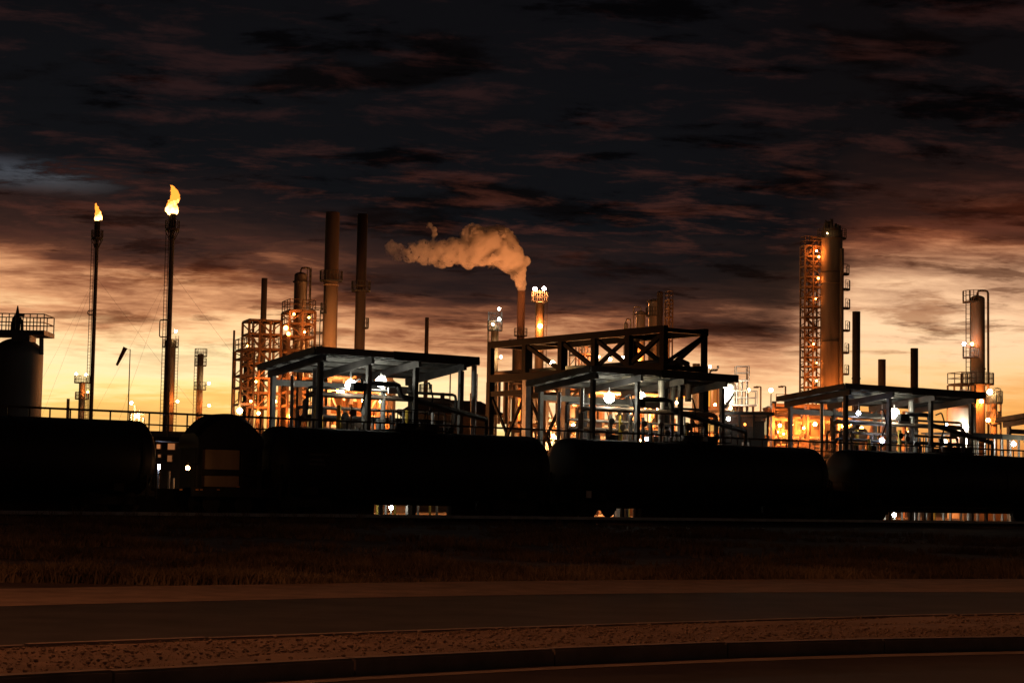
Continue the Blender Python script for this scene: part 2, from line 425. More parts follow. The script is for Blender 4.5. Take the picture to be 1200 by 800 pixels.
_bm = bmesh.new(); bmesh.ops.create_cube(_bm, size=1); bmesh.ops.bevel(_bm, geom=[e for e in _bm.edges if abs(e.verts[0].co.z - 0.5) < .01 and abs(e.verts[1].co.z - .5) < .01 and abs(e.verts[0].co.y - e.verts[1].co.y) < .01], offset=0.12, segments=2, affect='EDGES')
KERBMESH = bpy.data.meshes.new('kerb_stone'); _bm.to_mesh(KERBMESH); _bm.free(); KERBMESH.materials.append(KERB)
kerb('median_kerb', lambda x: fC(x) - 0.08, 0.16, 0.16, -15, 27, 1.5, 1)
kerb('roadside_kerb', lambda x: fD(x), 0.2, 0.17, -14, 24, 1.8, 2)
def scatter_stones():
    rnd = random.Random(5); b = bmesh.new(); bmesh.ops.create_icosphere(b, subdivisions=1, radius=1)
    BV = [v.co.copy() for v in b.verts]; b.verts.index_update(); BF = [tuple(v.index for v in f.verts) for f in b.faces]; b.free()
    BV2, BF2 = [], []
    for v in BV[:]: BV2.append(v)
    V, Fc = [], []
    for i in range(15000):
        x = rnd.uniform(-9, 14); q = rnd.random(); y = (fD(x) + 0.15) * (1 - q) + (fC(x) - 0.25) * q
        r = 0.005 + 0.020 * rnd.random() ** 5; a = rnd.uniform(0, 6.28); c, sn = math.cos(a), math.sin(a); ex, ez = rnd.uniform(.9, 1.5), rnd.uniform(.55, .95); k = len(V)
        for v in BV:
            p = v * (r * rnd.uniform(.8, 1.15)); V.append((x + p.x * ex * c - p.y * sn, y + p.x * ex * sn + p.y * c, .145 + r * .35 + p.z * ez))
        Fc.extend([tuple(k + t for t in f) for f in BF])
    me = bpy.data.meshes.new('gravel'); me.from_pydata(V, [], Fc); me.materials.append(STONE); stuff(link('gravel', me))
scatter_stones()
def scatter_grass():
    rnd = random.Random(8); V, Fc = [], []
    def tuft(x, y, n, h):
        z = ground_z(x, y) - 0.05
        for _ in range(n):
            a = rnd.uniform(0, 6.28); rr = rnd.uniform(0, .22); px, py = x + rr * math.cos(a), y + rr * math.sin(a)
            hh = h * rnd.uniform(.5, 1.15); lean = rnd.uniform(.1, .9) * hh; b = rnd.uniform(0, 6.28); w = 0.012 + 0.012 * rnd.random()
            c, s = math.cos(a + 1.57) * w, math.sin(a + 1.57) * w; lx, ly = math.cos(b) * lean, math.sin(b) * lean
            k = len(V)
            V.extend([(px - c, py - s, z), (px + c, py + s, z), (px + lx * .4 + c * .6, py + ly * .4 + s * .6, z + hh * .6), (px + lx * .4 - c * .6, py + ly * .4 - s * .6, z + hh * .6), (px + lx, py + ly, z + hh)])
            Fc.extend([(k, k + 1, k + 2, k + 3), (k + 3, k + 2, k + 4)])
    cnt = 0
    while cnt < 9000:
        q = rnd.random() ** 1.6; xx = rnd.uniform(-0.30, 0.30)
        d = 34 + q * 52; x, y = xx * d, d
        if y < fA(x) + 0.5: continue
        s = PP.dot(Vector((x, y, 0)) - TB)
        if s > -4.5: continue
        den = mnoise.noise(Vector((x * .18, y * .18, 0))) + 0.5 * mnoise.noise(Vector((x * .6, y * .6, 4)))
        if den < -0.15 + 0.3 * rnd.random() - (0.25 if y < fA(x) + 3 else 0): continue
        tuft(x, y, 9, 0.13 + 0.26 * max(0, den + .2) + (0.3 if s > -12 and rnd.random() < .15 else 0)); cnt += 1
    me = bpy.data.meshes.new('grass'); me.from_pydata(V, [], Fc); me.materials.append(GRASS)
    stuff(link('grass', me))
scatter_grass()
# ballast and track
bm = bmesh.new(); prof = [(-2.9, GZ - .1), (-1.75, RAILZ - .2), (1.75, RAILZ - .2), (2.9, GZ - .1)]; sec = []
for t in (-75, 150): sec.append([bm.verts.new(SQ(t, s, z)) for s, z in prof])
for j in range(3): bm.faces.new((sec[0][j], sec[1][j], sec[1][j + 1], sec[0][j + 1]))
bmesh.ops.recalc_face_normals(bm, faces=bm.faces)
if bm.faces[1] is None or sum(f.normal.z for f in bm.faces) < 0: bmesh.ops.reverse_faces(bm, faces=bm.faces)
structure(bm_obj('ballast', bm, BALL))
bm = bmesh.new()
for i in range(380): b_bar(bm, SQ(-75 + i * .6, -1.3, RAILZ - .2), SQ(-75 + i * .6, 1.3, RAILZ - .2), .24, .12)
o = stuff(bm_obj('sleepers', bm, GRIME))
for sgn in (-1, 1):
    o = bar('rail', SQ(-75, sgn * .72, RAILZ - .07), SQ(150, sgn * .72, RAILZ - .07), 0.075, 0.14, RAILM, None); structure(o)

# ------------------------------------------------------------------ street lamps beside the road, out of frame left and right
def street_lamp(base, arm, flux, label, h=9.5):
    t = thing('street_lamp', label, 'street lamp', base, 'sodium lamps along the road')
    tube('pole', base, base + UP * h, 0.11, GALV, t, 10, 0.07)
    tip = base + arm + UP * (h + .3)
    pipe('arm', [base + UP * (h - .2), base + UP * h + arm * .3 + UP * .25, tip], .045, GALV, t)
    box('head', tip + arm.normalized() * .3, .7, .28, .14, GALV, t, math.atan2(arm.y, arm.x))
    lamp(tip + arm.normalized() * .3 - UP * .22, flux, (1, .31, .115), t, .11)
street_lamp(Vector((-10.5, 21, 0.1)), Vector((2.2, .5, 0)), 1080, 'tall sodium street lamp by the gravel median at the dim end of the road')
street_lamp(Vector((14.5, 30, 0.1)), Vector((-2.2, .3, 0)), 620, 'tall sodium street lamp beside the road past the tank cars')

# ------------------------------------------------------------------ train
def tank_car(xl, xr, label, dome=True, ymid=560, placard=None, marks=False, t0=None, t1=None):
    t0 = tpar(LP(xl, ymid, 1.1)) - .75 if t0 is None else t0
    t1 = tpar(LP(xr, ymid, -1.1)) + .30 if t1 is None else t1
    L = t1 - t0; tm = (t0 + t1) / 2; cz = RAILZ + 2.43; R = 1.67
    th = thing('tank_car', label, 'tank car', SQ(tm, 0, RAILZ), 'black tank cars on the loading track')
    prof = [(-L / 2 + .9 + 0.0, .001)]; H = L / 2 - .30
    prof = []
    for k in range(9):
        a = math.pi / 2 * k / 8; prof.append((-H + .85 * (1 - math.sin(a)), R * math.cos(math.pi / 2 - a) if k else 0.02))
    prof = []
    for k in range(10):
        a = math.pi / 2 * k / 9; prof.append((-H + .60 * (1 - math.cos(a)) , max(.02, R * math.sin(a))))
    prof += [(-p, r) for p, r in reversed(prof)]
    bm = bmesh.new(); rings = []; n = 36
    for u, r in prof: rings.append([bm.verts.new(SQ(tm + u, r * math.cos(2 * math.pi * j / n), cz + r * math.sin(2 * math.pi * j / n))) for j in range(n)])
    for A, B in zip(rings, rings[1:]):
        for j in range(n): bm.faces.new((A[j], A[(j + 1) % n], B[(j + 1) % n], B[j]))
    bm.faces.new(rings[0][::-1]); bm.faces.new(rings[-1]); bmesh.ops.recalc_face_normals(bm, faces=bm.faces)
    sh = bm_obj('tank_shell', bm, BLACK, th, smooth=True)
    for u in (-H + .95, -H / 3, H / 3, H - .95):
        bm = bmesh.new()
        a = [[bm.verts.new(SQ(tm + u + du, rr * math.cos(2 * math.pi * j / n), cz + rr * math.sin(2 * math.pi * j / n))) for j in range(n)] for du, rr in ((-.06, R), (-.06, R + .025), (.06, R + .025), (.06, R))]
        for A, B in zip(a, a[1:]):
            for j in range(n): bm.faces.new((A[j], A[(j + 1) % n], B[(j + 1) % n], B[j]))
        bmesh.ops.recalc_face_normals(bm, faces=bm.faces); bm_obj('band', bm, GRIME, th)
    for e in (-1, 1):                                   # stub sills, bogies, couplers, end ladders
        bar('sill', SQ(tm + e * (L / 2 - .25), 0, RAILZ + .95), SQ(tm + e * (L / 2 - 3.6), 0, RAILZ + .95), .7, .42, GRIME, th)
        bar('coupler', SQ(tm + e * (L / 2 - .25), 0, RAILZ + .85), SQ(tm + e * (L / 2 + .05), 0, RAILZ + .85), .3, .28, GRIME, th)
        box('bolster', SQ(tm + e * (L / 2 - 2.3), 0, RAILZ + 1.1), .5, 2.9, .35, GRIME, th)
        bg = box('bogie', SQ(tm + e * (L / 2 - 2.3), 0, RAILZ + .55), 1.0, 2.05, .3, GRIME, th)
        for s in (-1, 1):
            for d in (-.9, .9):
                c = SQ(tm + e * (L / 2 - 2.3) + d, s * .74, RAILZ + .44)
                tube('wheel', c - PP * .06, c + PP * .06, .44, GRIME, bg, 18)
            bar('side_frame', SQ(tm + e * (L / 2 - 2.3) - 1.2, s * 1.0, RAILZ + .52), SQ(tm + e * (L / 2 - 2.3) + 1.2, s * 1.0, RAILZ + .52), .16, .36, GRIME, bg)
        ladder(SQ(tm + e * (L / 2 - .75), -1.45, RAILZ + .6), SQ(tm + e * (L / 2 - .75), -1.45, RAILZ + 2.3), .45, th, GRIME, D)
        bm = bmesh.new(); straight_rail(bm, SQ(tm + e * (L / 2 - .3), -1.4, RAILZ + 1.2), SQ(tm + e * (L / 2 - .3), 1.4, RAILZ + 1.2), 1.0, .9, .04)
        stuff(bm_obj('end_railing', bm, GRIME, th))
    top = cz + R
    if dome:
        tube('manway', SQ(tm, 0, top - .15), SQ(tm, 0, top + .42), .62, BLACK, th, 20)
        box('valve_housing', SQ(tm + 1.2, 0, top + .12), .7, .7, .5, BLACK, th)
        box('top_platform', SQ(tm + .3, 0, top + .06), 3.2, 2.2, .06, GRIME, th)
        bm = bmesh.new()
        for s in (-1.1, 1.1): straight_rail(bm, SQ(tm - 1.3, s, top + .08), SQ(tm + 1.9, s, top + .08), .95, .8, .04)
        stuff(bm_obj('top_railing', bm, GRIME, th))
        ladder(SQ(tm - .2, -1.62, RAILZ + .7), SQ(tm - .2, -1.1, top + .05), .45, th, GRIME, D)
    if placard:
        p = LP(placard[0], placard[1], -1.72)
        bar('placard', p - PP * .02, p + PP * .02, .32, .36, WHITE, th, UP)
    if marks:
        for k, (w, dzz) in enumerate(((1.1, .25), (.8, 0), (.85, -.2))):
            bar('reporting_mark', SQ(t0 + 1.9, -1.675, cz + .12 + dzz), SQ(t0 + 1.9 + w, -1.675, cz + .12 + dzz), .012, .10, mat('faded stencil paint', (.10, .10, .10), .8), th)
    return t0, t1
Lc = 20.6
tB0 = tpar(LP(300, 560, -1)); tA1 = tpar(LP(181, 560, -1.1)) + .45
tank_car(0, 181, 'black tank car nearest the flare stacks, cut off by the picture edge', t0=tA1 - Lc, t1=tA1)
tank_car(303, 645, 'black tank car with faint stencilled marks, in front of the dark shed', marks=True)
tank_car(645, 970, 'black tank car with a small pale placard, below the truss bridge', placard=(690, 579))
b0 = tpar(LP(971, 565, 1.1)) - .75
tank_car(971, 1250, 'black tank car below the round-topped column and its cream tank', t0=b0, t1=b0 + Lc)
tank_car(0, 0, 'black tank car last in line past the cream tank', t0=b0 + Lc + .4, t1=b0 + 2 * Lc)

# short domed car between the first two tank cars
def domed_car():
    t0, t1 = tpar(LP(206, 560, .9)), tpar(LP(310, 560, -.9)); tm = (t0 + t1) / 2; L = t1 - t0
    th = thing('hopper_car', 'short dark round-roofed railcar with an orange-lit tan panel, between two tank cars', 'railcar', SQ(tm, 0, RAILZ))
    zt = P(255, 486, 92).z
    bm = bmesh.new(); n = 14; hw = 1.0
    prof = []
    for k in range(n + 1):
        q = k / n; u = -L / 2 + .15 + q * (L - .3); z = zt - .95 * abs(2 * q - 1) ** 2.4; prof.append((u, z))
    rows = []
    for s, fall in ((-hw, .30), (-hw * .55, .06), (hw * .55, .06), (hw, .30)):
        rows.append([bm.verts.new(SQ(tm + u, s, z - fall)) for u, z in prof])
    lo = [[bm.verts.new(SQ(tm + u, s, RAILZ + 2.95)) for u, z in prof] for s in (-hw, hw)]
    G = [lo[0]] + rows + [lo[1]]
    for a, b in zip(G, G[1:]):
        for i in range(n): bm.faces.new((a[i], a[i + 1], b[i + 1], b[i]))
    for i in (0, n): bm.faces.new([g[i] for g in G])
    bm.faces.new([v for v in lo[0]] + [v for v in reversed(lo[1])])
    bmesh.ops.recalc_face_normals(bm, faces=bm.faces); bm_obj('roof', bm, BLACK, th)
    # lower body: pale panel set in a dark frame, with a dark girder across
    pl, pr = tpar(LP(238, 535, -.9)), tpar(LP(283, 535, -.9))
    zb, zm = RAILZ + 1.15, RAILZ + 2.95
    bar('body', SQ(tm - L / 2 + .2, .15, (zb + zm) / 2), SQ(tm + L / 2 - .2, .15, (zb + zm) / 2), 1.5, zm - zb, GRIME, th)
    bar('panel', SQ(pl, -.68, (zb + zm) / 2), SQ(pr, -.68, (zb + zm) / 2), .06, zm - zb - .1, TAN, th)
    g = LP(255, 553, -.82)
    bar('girder', SQ(tm - L / 2 + .2, -.82, g.z), SQ(tm + L / 2 - .2, -.82, g.z), .16, .26, GRIME, th)
    for u in (tm - L / 2 + .25, pl - .12, pr + .12, tm + L / 2 - .25): bar('post', SQ(u, -.86, RAILZ + .9), SQ(u, -.86, zm + .1), .12, .18, GRIME, th)
    bar('sill', SQ(tm - L / 2, -.8, RAILZ + .95), SQ(tm + L / 2, -.8, RAILZ + .95), .3, .4, GRIME, th)
    for e in (-1, 1):
        for s in (-1, 1):
            c = SQ(tm + e * (L / 2 - 1.0), s * .74, RAILZ + .44); tube('wheel', c - PP * .06, c + PP * .06, .44, GRIME, th, 18)
    for x in (212, 231, 236, 256, 279):
        p = LP(x, 573.5 if x < 270 else 570, -.98); bar('reflector', p - D * .07, p + D * .07, .02, .06, mat('amber reflector', (.8, .35, .1), .3), th)
    p = LP(220, 548, -2.1); lamp(p, 15, (1, .45, .17), th, .1)
    bar('lamp_bracket', p + UP * .2, SQ(tm - L / 2 + .25, -.86, p.z + .2), .04, .04, GRIME, th)
domed_car()

# ------------------------------------------------------------------ loading walkway behind the train
def walkway():
    s0, z = 4.2, 4.12
    ta, tb = -32, 74
    th = thing('loading_walkway', 'long dark elevated walkway with railing running behind the tank cars', 'walkway', SQ(0, s0 + .6, GZ))
    for k in range(0, int((tb - ta) / 6)):
        a = ta + 6 * k
        bar('deck', SQ(a, s0 + .6, z), SQ(a + 5.99, s0 + .6, z), 1.2, .22, STEEL, th)
        for s in (s0, s0 + 1.2): bar('leg', SQ(a + .2, s, GZ), SQ(a + .2, s, z - .11), .18, .18, STEEL, th)
    n = int(tb - ta)
    for i in range(n + 1):
        t = ta + i * 1.0
        lit = 6 < t < 26 or 44 < t < 60  # lamp light put into these posts as paler steel
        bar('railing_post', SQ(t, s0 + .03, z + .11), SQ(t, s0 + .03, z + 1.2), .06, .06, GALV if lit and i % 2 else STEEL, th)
    for k in range(0, int((tb - ta) / 6)):
        a = ta + 6 * k
        for zz, w in ((z + 1.23, .10), (z + .66, .07)): bar('rail', SQ(a, s0 + .03, zz), SQ(a + 6, s0 + .03, zz), w, w, STEEL, th)
walkway()

def added_dark_wall():  # dark wall added to black out the space under the train
    th = thing('added_dark_wall', 'low dark wall added close behind the wheels to darken the gaps under the tank cars', 'wall', SQ(0, 3.1, GZ))
    W = lambda x: tpar(LP(x, 598, 3.1))
    spans = [(-45, W(160), 1.9), (W(160), W(214), 1.75), (W(214), W(437), 2.9), (W(437), W(527), 0), (W(527), W(690), 2.9), (W(690), W(750), 0), (W(750), W(1033), 2.9), (W(1033), W(1186), 0), (W(1186), 110, 2.9)]
    for a, b, top in spans:
        n = max(1, round((b - a) / 3)); lo = .38
        if not top: lo, top = 1.12, 2.9
        for i in range(n):
            u, v = a + (b - a) * i / n, a + (b - a) * (i + 1) / n
            bar('wall_panel', SQ(u + .01, 3.1 + .004 * (i % 3), (lo + top) / 2), SQ(v - .01, 3.1 + .004 * (i % 3), (lo + top) / 2), .25, top - lo, GRIME, th)
added_dark_wall()

# ------------------------------------------------------------------ loading racks under canopies
CZ = 9.15
def canopy(N, L, Rr, label, lamps, posts, sign, arms=True, flux=300):
    s0 = 6.0; n = LP(*N, s0) if not isinstance(N, float) else None
    t0 = tpar(n) if n is not None else N
    t1 = t0 + Rr; dep = 6.1; fall = .65
    th = thing('loading_canopy', label, 'canopy', SQ(t0, s0, GZ), 'canopied loading racks behind the train')
    zc = lambda s: CZ - fall * (s - s0) / dep
    k = max(6, int(round((t1 - t0) / 1.5)))
    for i in range(k):                                  # roof sheets, lapped
        a, b = t0 + (t1 - t0) * i / k, t0 + (t1 - t0) * (i + 1) / k
        bm = bmesh.new(); up, dn = [], []
        m_ = 8
        for j in range(m_ + 1):
            u = a + (b - a + .04) * j / m_; rib = .035 if j % 2 else 0
            up.append([bm.verts.new(SQ(u, s, zc(s) + rib + .003 * (i % 2))) for s in (s0, s0 + dep)])
            dn.append([bm.verts.new(SQ(u, s, zc(s) + rib - .02 + .003 * (i % 2))) for s in (s0, s0 + dep)])
        for j in range(m_):
            bm.faces.new((up[j][0], up[j + 1][0], up[j + 1][1], up[j][1])); bm.faces.new((dn[j][0], dn[j][1], dn[j + 1][1], dn[j + 1][0]))
            for e in (0, 1): bm.faces.new((up[j][e], up[j + 1][e], dn[j + 1][e], dn[j][e]))
        for j in (0, m_): bm.faces.new((up[j][0], up[j][1], dn[j][1], dn[j][0]))
        bmesh.ops.recalc_face_normals(bm, faces=bm.faces); bm_obj('roof_sheet', bm, ROOFM, th)
    # edge trim: near long fascia, its lit half coloured paler, gable fascia, far edge
    half = t0 + (t1 - t0) * .46
    bar('fascia', SQ(t0, s0 - .05, CZ - .10), SQ(half, s0 - .05, CZ - .10), .08, .36, ROOFM, th)
    bar('fascia', SQ(half, s0 - .06, CZ - .12), SQ(t1, s0 - .06, CZ - .12), .08, .46, STEEL, th)
    bar('fascia', SQ(t0 - .05, s0, zc(s0) - .10), SQ(t0 - .05, s0 + dep, zc(s0 + dep) - .10), .08, .34, STEEL, th)
    bar('fascia', SQ(t1 + .05, s0, zc(s0) - .10), SQ(t1 + .05, s0 + dep, zc(s0 + dep) - .10), .08, .34, STEEL, th)
    bar('gutter', SQ(t0, s0 + dep + .08, zc(s0 + dep) - .14), SQ(t1, s0 + dep + .08, zc(s0 + dep) - .14), .14, .16, STEEL, th)
    for s in (s0 + .7, s0 + 2.1, s0 + 3.6, s0 + 5.1): bar('purlin', SQ(t0 + .05, s, zc(s) - .14), SQ(t1 - .05, s, zc(s) - .14), .1, .2, POSTM, th)
    nb = 4
    for i in range(nb):
        t = t0 + .6 + (t1 - t0 - 1.4) * i / (nb - 1)
        bar('rafter', SQ(t, s0 + .1, zc(s0) - .44), SQ(t, s0 + dep - .1, zc(s0 + dep) - .44), .18, .38, STEEL, th)
        for s in (s0 + .5, s0 + dep - .6):
            bar('post', SQ(t, s, GZ), SQ(t, s, zc(s) - .63), .24, .24, POSTM if (i + (s > s0 + 1)) % 2 else STEEL, th)
    for s in (s0 + dep - .6,): bar('tie_beam', SQ(t0 + .6, s, CZ - 1.55), SQ(t1 - .8, s, CZ - 1.55), .16, .34, POSTM, th)
    for x, w, y0 in posts:                              # slim lit risers seen between the posts
        p = LP(x, 470, s0 + 1.6); tube('riser', Vector((p.x, p.y, GZ)), Vector((p.x, p.y, LP(x, y0, s0 + 1.6).z)), w, GALV, th, 8)
    for x, y, c, fl, r in lamps:
        p = LP(x, y, s0 + 1.2); lamp(p, fl, c, th, r)
        bar('lamp_hanger', p + UP * (r + .02), Vector((p.x, p.y, CZ - 1.0)), .05, .05, GALV, th)
    if sign:
        x0, x1, y0, y1 = sign; a, b = LP(x0, y0, s0 + .9), LP(x1, y1, s0 + .9)
        bar('signboard', Vector((a.x, a.y, (a.z + b.z) / 2)), Vector((b.x, b.y, (a.z + b.z) / 2)), .08, abs(a.z - b.z), WHITE, th)
    return th, t0, t1
CAN1 = canopy((370, 410), None, 10.3, 'open loading canopy with two white floodlights, beside the dark shed',
       [(411, 451, COOL, 150, .30), (446.5, 447, COOL, 180, .30)], [(342, .10, 440), (369, .16, 432), (449, .14, 440), (555, .16, 428)], (455, 476, 454, 462))
CAN2 = canopy((692, 434), None, 11.4, 'open loading canopy with two white floodlights, under the truss bridge',
       [(714, 466, COOL, 190, .31), (750, 465, (1, .82, .5), 240, .32)], [(655, .12, 460), (682, .12, 455), (775, .2, 446), (788, .14, 446)], (752, 773, 470, 479))
CAN3 = canopy((990, 452.5), None, 13.4, 'open loading canopy with one large floodlight, between three short stacks and the cream tank',
       [(1048, 484, (1, .92, .7), 250, .33), (1006, 484, BLUISH, 40, .14), (1033.5, 516, BLUISH, 60, .17)], [(963, .11, 473), (990, .14, 470), (1068, .2, 470)], (1053, 1067, 488, 497))
CZ = 8.6
CAN4 = canopy(62.8, None, 12.0, 'open loading canopy cut off by the picture edge beyond the slim capped column',
       [], [], None)

def rack_clutter(T_, t0, t1, seed, lbl, n):
    """valves, loading arms and pipework on the platform of one rack"""
    rnd = random.Random(seed); s0 = 6.6
    th = thing('loading_arm_set', lbl[0], 'loading arms', SQ(t0, s0, GZ), 'pipework under the canopies')
    for zz, r in ((7.2, .08), (6.85, .15), (6.2, .09), (5.7, .12)):
        ss = s0 + rnd.uniform(.6, 2.2); a, b = t0 + .4, t1 - .5
        pipe('pipe', [SQ(a, ss, zz - 1.2), SQ(a, ss, zz), SQ(b, ss, zz), SQ(b, ss, zz - 1.6)], r, rnd.choice((STEEL, RUST, DULL)), th)
    # long inclined drop arm with its counterweight
    a = SQ(t1 - 4.6, s0 + .2, 7.2); b = SQ(t1 + .4, s0 - .9, 5.85)
    pipe('drop_arm', [a - D * 2.2 + UP * .35, a + UP * .35, a - UP * .25, b], .15, STEEL, th)
    tube('hose', b, b - UP * .9, .11, GRIME, th)
    box('counterweight', a + UP * .1 - D * 2.6, .8, .45, .45, GRIME, th)
    for i in range(n):
        t = t0 + .6 + (t1 - t0 - 1.2) * (i + rnd.uniform(.2, .8)) / n; s = s0 + rnd.uniform(.1, 1.6); h = rnd.uniform(.9, 2.1)
        m_ = rnd.choice((GALV, GALV, DULL, YELLOW, STEEL))
        sp_ = tube('standpipe', SQ(t, s, 4.6), SQ(t, s, 4.6 + h), rnd.uniform(.05, .13), m_, th, 8)
        if rnd.random() < .6:
            c = SQ(t, s - .12, 4.6 + h * .8); tube('valve_wheel', c - PP * .02, c + PP * .02, .2, rnd.choice((GALV, GRIME, RUST)), sp_, 12)
        if rnd.random() < .45: box('control_box', SQ(t + .35, s, 4.6 + .5), .35, .25, .55, rnd.choice((GALV, GRIME, DULL)), th)
    for k in range(2):
        t = t0 + (t1 - t0) * (.3 + .42 * k)
        pipe('hose', [SQ(t, s0 + .4, 7.6), SQ(t, s0 - .1, 7.75), SQ(t + .1, s0 - .35, 6.9), SQ(t + .15, s0 + .1, 6.0)],   .05, GRIME, th)
    dk = bar('rack_deck', SQ(t0, s0 + .8, 4.52), SQ(t1, s0 + .8, 4.52), 2.6, .14, STEEL, th)
    bm = bmesh.new()
    straight_rail(bm, SQ(t0, s0 + 2.05, 4.6), SQ(t1, s0 + 2.05, 4.6), 1.1, 1.4, .05); stuff(bm_obj('railing', bm, GALV, th))
for c, sd, lb in ((CAN1, 1, 'steel loading arms and valves under the canopy beside the dark shed'), (CAN2, 2, 'steel loading arms and valves under the canopy below the truss bridge'),
                  (CAN3, 3, 'steel loading arms and valves under the canopy before the three short stacks'), (CAN4, 4, 'steel loading arms and valves under the canopy cut off by the picture edge')):
    rack_clutter(c[0], c[1], c[2], sd, [lb], 20)

# ------------------------------------------------------------------ truss bridge
def truss_bridge():
    s0 = 9.0; n = LP(778, 382, s0); t0 = tpar(n); ZT = 12.25
    th = thing('truss_bridge', 'large black steel truss bridge on tall legs above the middle canopy', 'bridge', SQ(t0, s0, GZ))
    Ln, Wd = 18.2, 3.3
    zb = ZT - 2.55
    pt = lambda k, u, z: SQ(t0 + u, s0 + k, z)
    def kp(x): return LQ(x, 410, t0) - s0
    for u in (0, Wd):
        bar('top_chord', pt(-.2, u, ZT - .22), pt(Ln + .2, u, ZT - .22), .34, .44, TRUSSM, th)
        bar('bottom_chord', pt(-.2 if u == 0 else -.2, u, zb), pt(Ln + .2, u, zb), .34, .5, TRUSSM, th)
        ks = [0] + [kp(x) for x in (737, 697, 658, 616)] + [Ln]
        for i, k in enumerate(ks):
            if u == 0 or i in (0, 2, 4, 5): bar('upright', pt(k, u, zb + .25), pt(k, u, ZT - .44), .42 if u == 0 else .26, .34, TRUSSM, th, D)
        hi, lo = ZT - .44, zb + .25
        for a, b, up in ((0, 1, 0), (1, 2, 1), (2, 3, 1), (3, 4, 1)):
            if u and a > 1: continue
            p, q = (pt(ks[a], u, hi), pt(ks[b], u, lo)) if not up else (pt(ks[a], u, lo), pt(ks[b], u, hi))
            bar('diagonal', p, q, .22, .26, TRUSSM, th)
        if u == 0: bar('diagonal', pt(ks[1], .06, hi), pt(ks[2], .06, lo), .2, .24, TRUSSM, th)
        for k in (0, 14.0, Ln):
            bar('leg', pt(k, u, GZ), pt(k, u, zb - .25), .42, .42, GALV if k == 14.0 else TRUSSM, th, D)  # inner leg takes paler steel for the light falling on it
        bar('brace', pt(14.2, u, zb - 1.3), pt(Ln - .2, u, 3.2), .16, .16, TRUSSM, th)
        bar('brace', pt(Ln - .2, u + .01, zb - 1.3), pt(14.2, u + .01, 3.2), .16, .16, TRUSSM, th)
        bar('leg_tie', pt(14.0, u, zb - 1.05), pt(Ln, u, zb - 1.05), .3, .34, TRUSSM, th)
    for k in (0, 5.5, 14.0, Ln):
        for z, w in ((ZT - .25, .26), (zb, .3)): bar('cross_beam', pt(k, .1, z), pt(k, Wd - .1, z), w, w, TRUSSM, th)
    bar('diagonal', pt(0, .2, zb + .3), pt(0, Wd - .1, ZT - .5), .16, .2, TRUSSM, th)
    p = LP(647.5, 425.5, s0 + 8); lamp(P(647.5, 425.5, 126), 110, WARM, th, .17)
    bar('walkway_plate', pt(.3, Wd / 2, zb + .1), pt(Ln - .3, Wd / 2, zb + .1), 2.2, .08, TRUSSM, th)
    for k, r, m_ in ((1.0, .16, DULL), (1.6, .12, GALV), (2.2, .2, RUST)):
        pipe('pipe', [pt(.2, k, zb - 2), pt(.2, k, zb + .45), pt(Ln + 1.2, k, zb + .45), pt(Ln + 1.2, k, zb - 3)], r, m_, th)
truss_bridge()

# ------------------------------------------------------------------ dark hipped shed
def shed():
    th0 = P(486, 467, 150); zt = th0.z; Y = 150
    a, b, c = P(486, 467, Y), P(563, 470, Y), P(594, 488, Y)
    th = thing('shed', 'long low black shed with a hipped roof, between the first canopy and the truss bridge', 'shed', Vector(((a.x + c.x) / 2, Y, GZ)))
    hip = c.z; dp = 6.0
    bm = bmesh.new(); rise = b.z - c.z
    v = [bm.verts.new(q) for q in ((a.x - 1.2, Y - dp / 2, hip), (c.x, Y - dp / 2, hip), (c.x, Y + dp / 2, hip), (a.x - 1.2, Y + dp / 2, hip), (a.x + .4, Y, a.z), (b.x, Y, b.z))]
    for f in ((0, 1, 5, 4), (1, 2, 5), (2, 3, 4, 5), (3, 0, 4), (3, 2, 1, 0)): bm.faces.new([v[i] for i in f])
    bmesh.ops.recalc_face_normals(bm, faces=bm.faces); bm_obj('roof', bm, SHED, th)
    box('wall', Vector(((a.x + c.x) / 2 - .4, Y, (hip + GZ) / 2)), c.x - a.x - 1.2, dp - 1.4, hip - GZ - .02, SHED, th, 0)
    for i in range(4):
        x = a.x + (c.x - a.x) * (.15 + .22 * i); box('door', Vector((x, Y - dp / 2 + .66, GZ + 1.3)), 1.1, .06, 2.5, GRIME, th, 0)
    for x in (.3, .62): tube('roof_vent', Vector((a.x + (c.x - a.x) * x, Y, a.z - .3)), Vector((a.x + (c.x - a.x) * x, Y, a.z + .5)), .18, SHED, th)
shed()

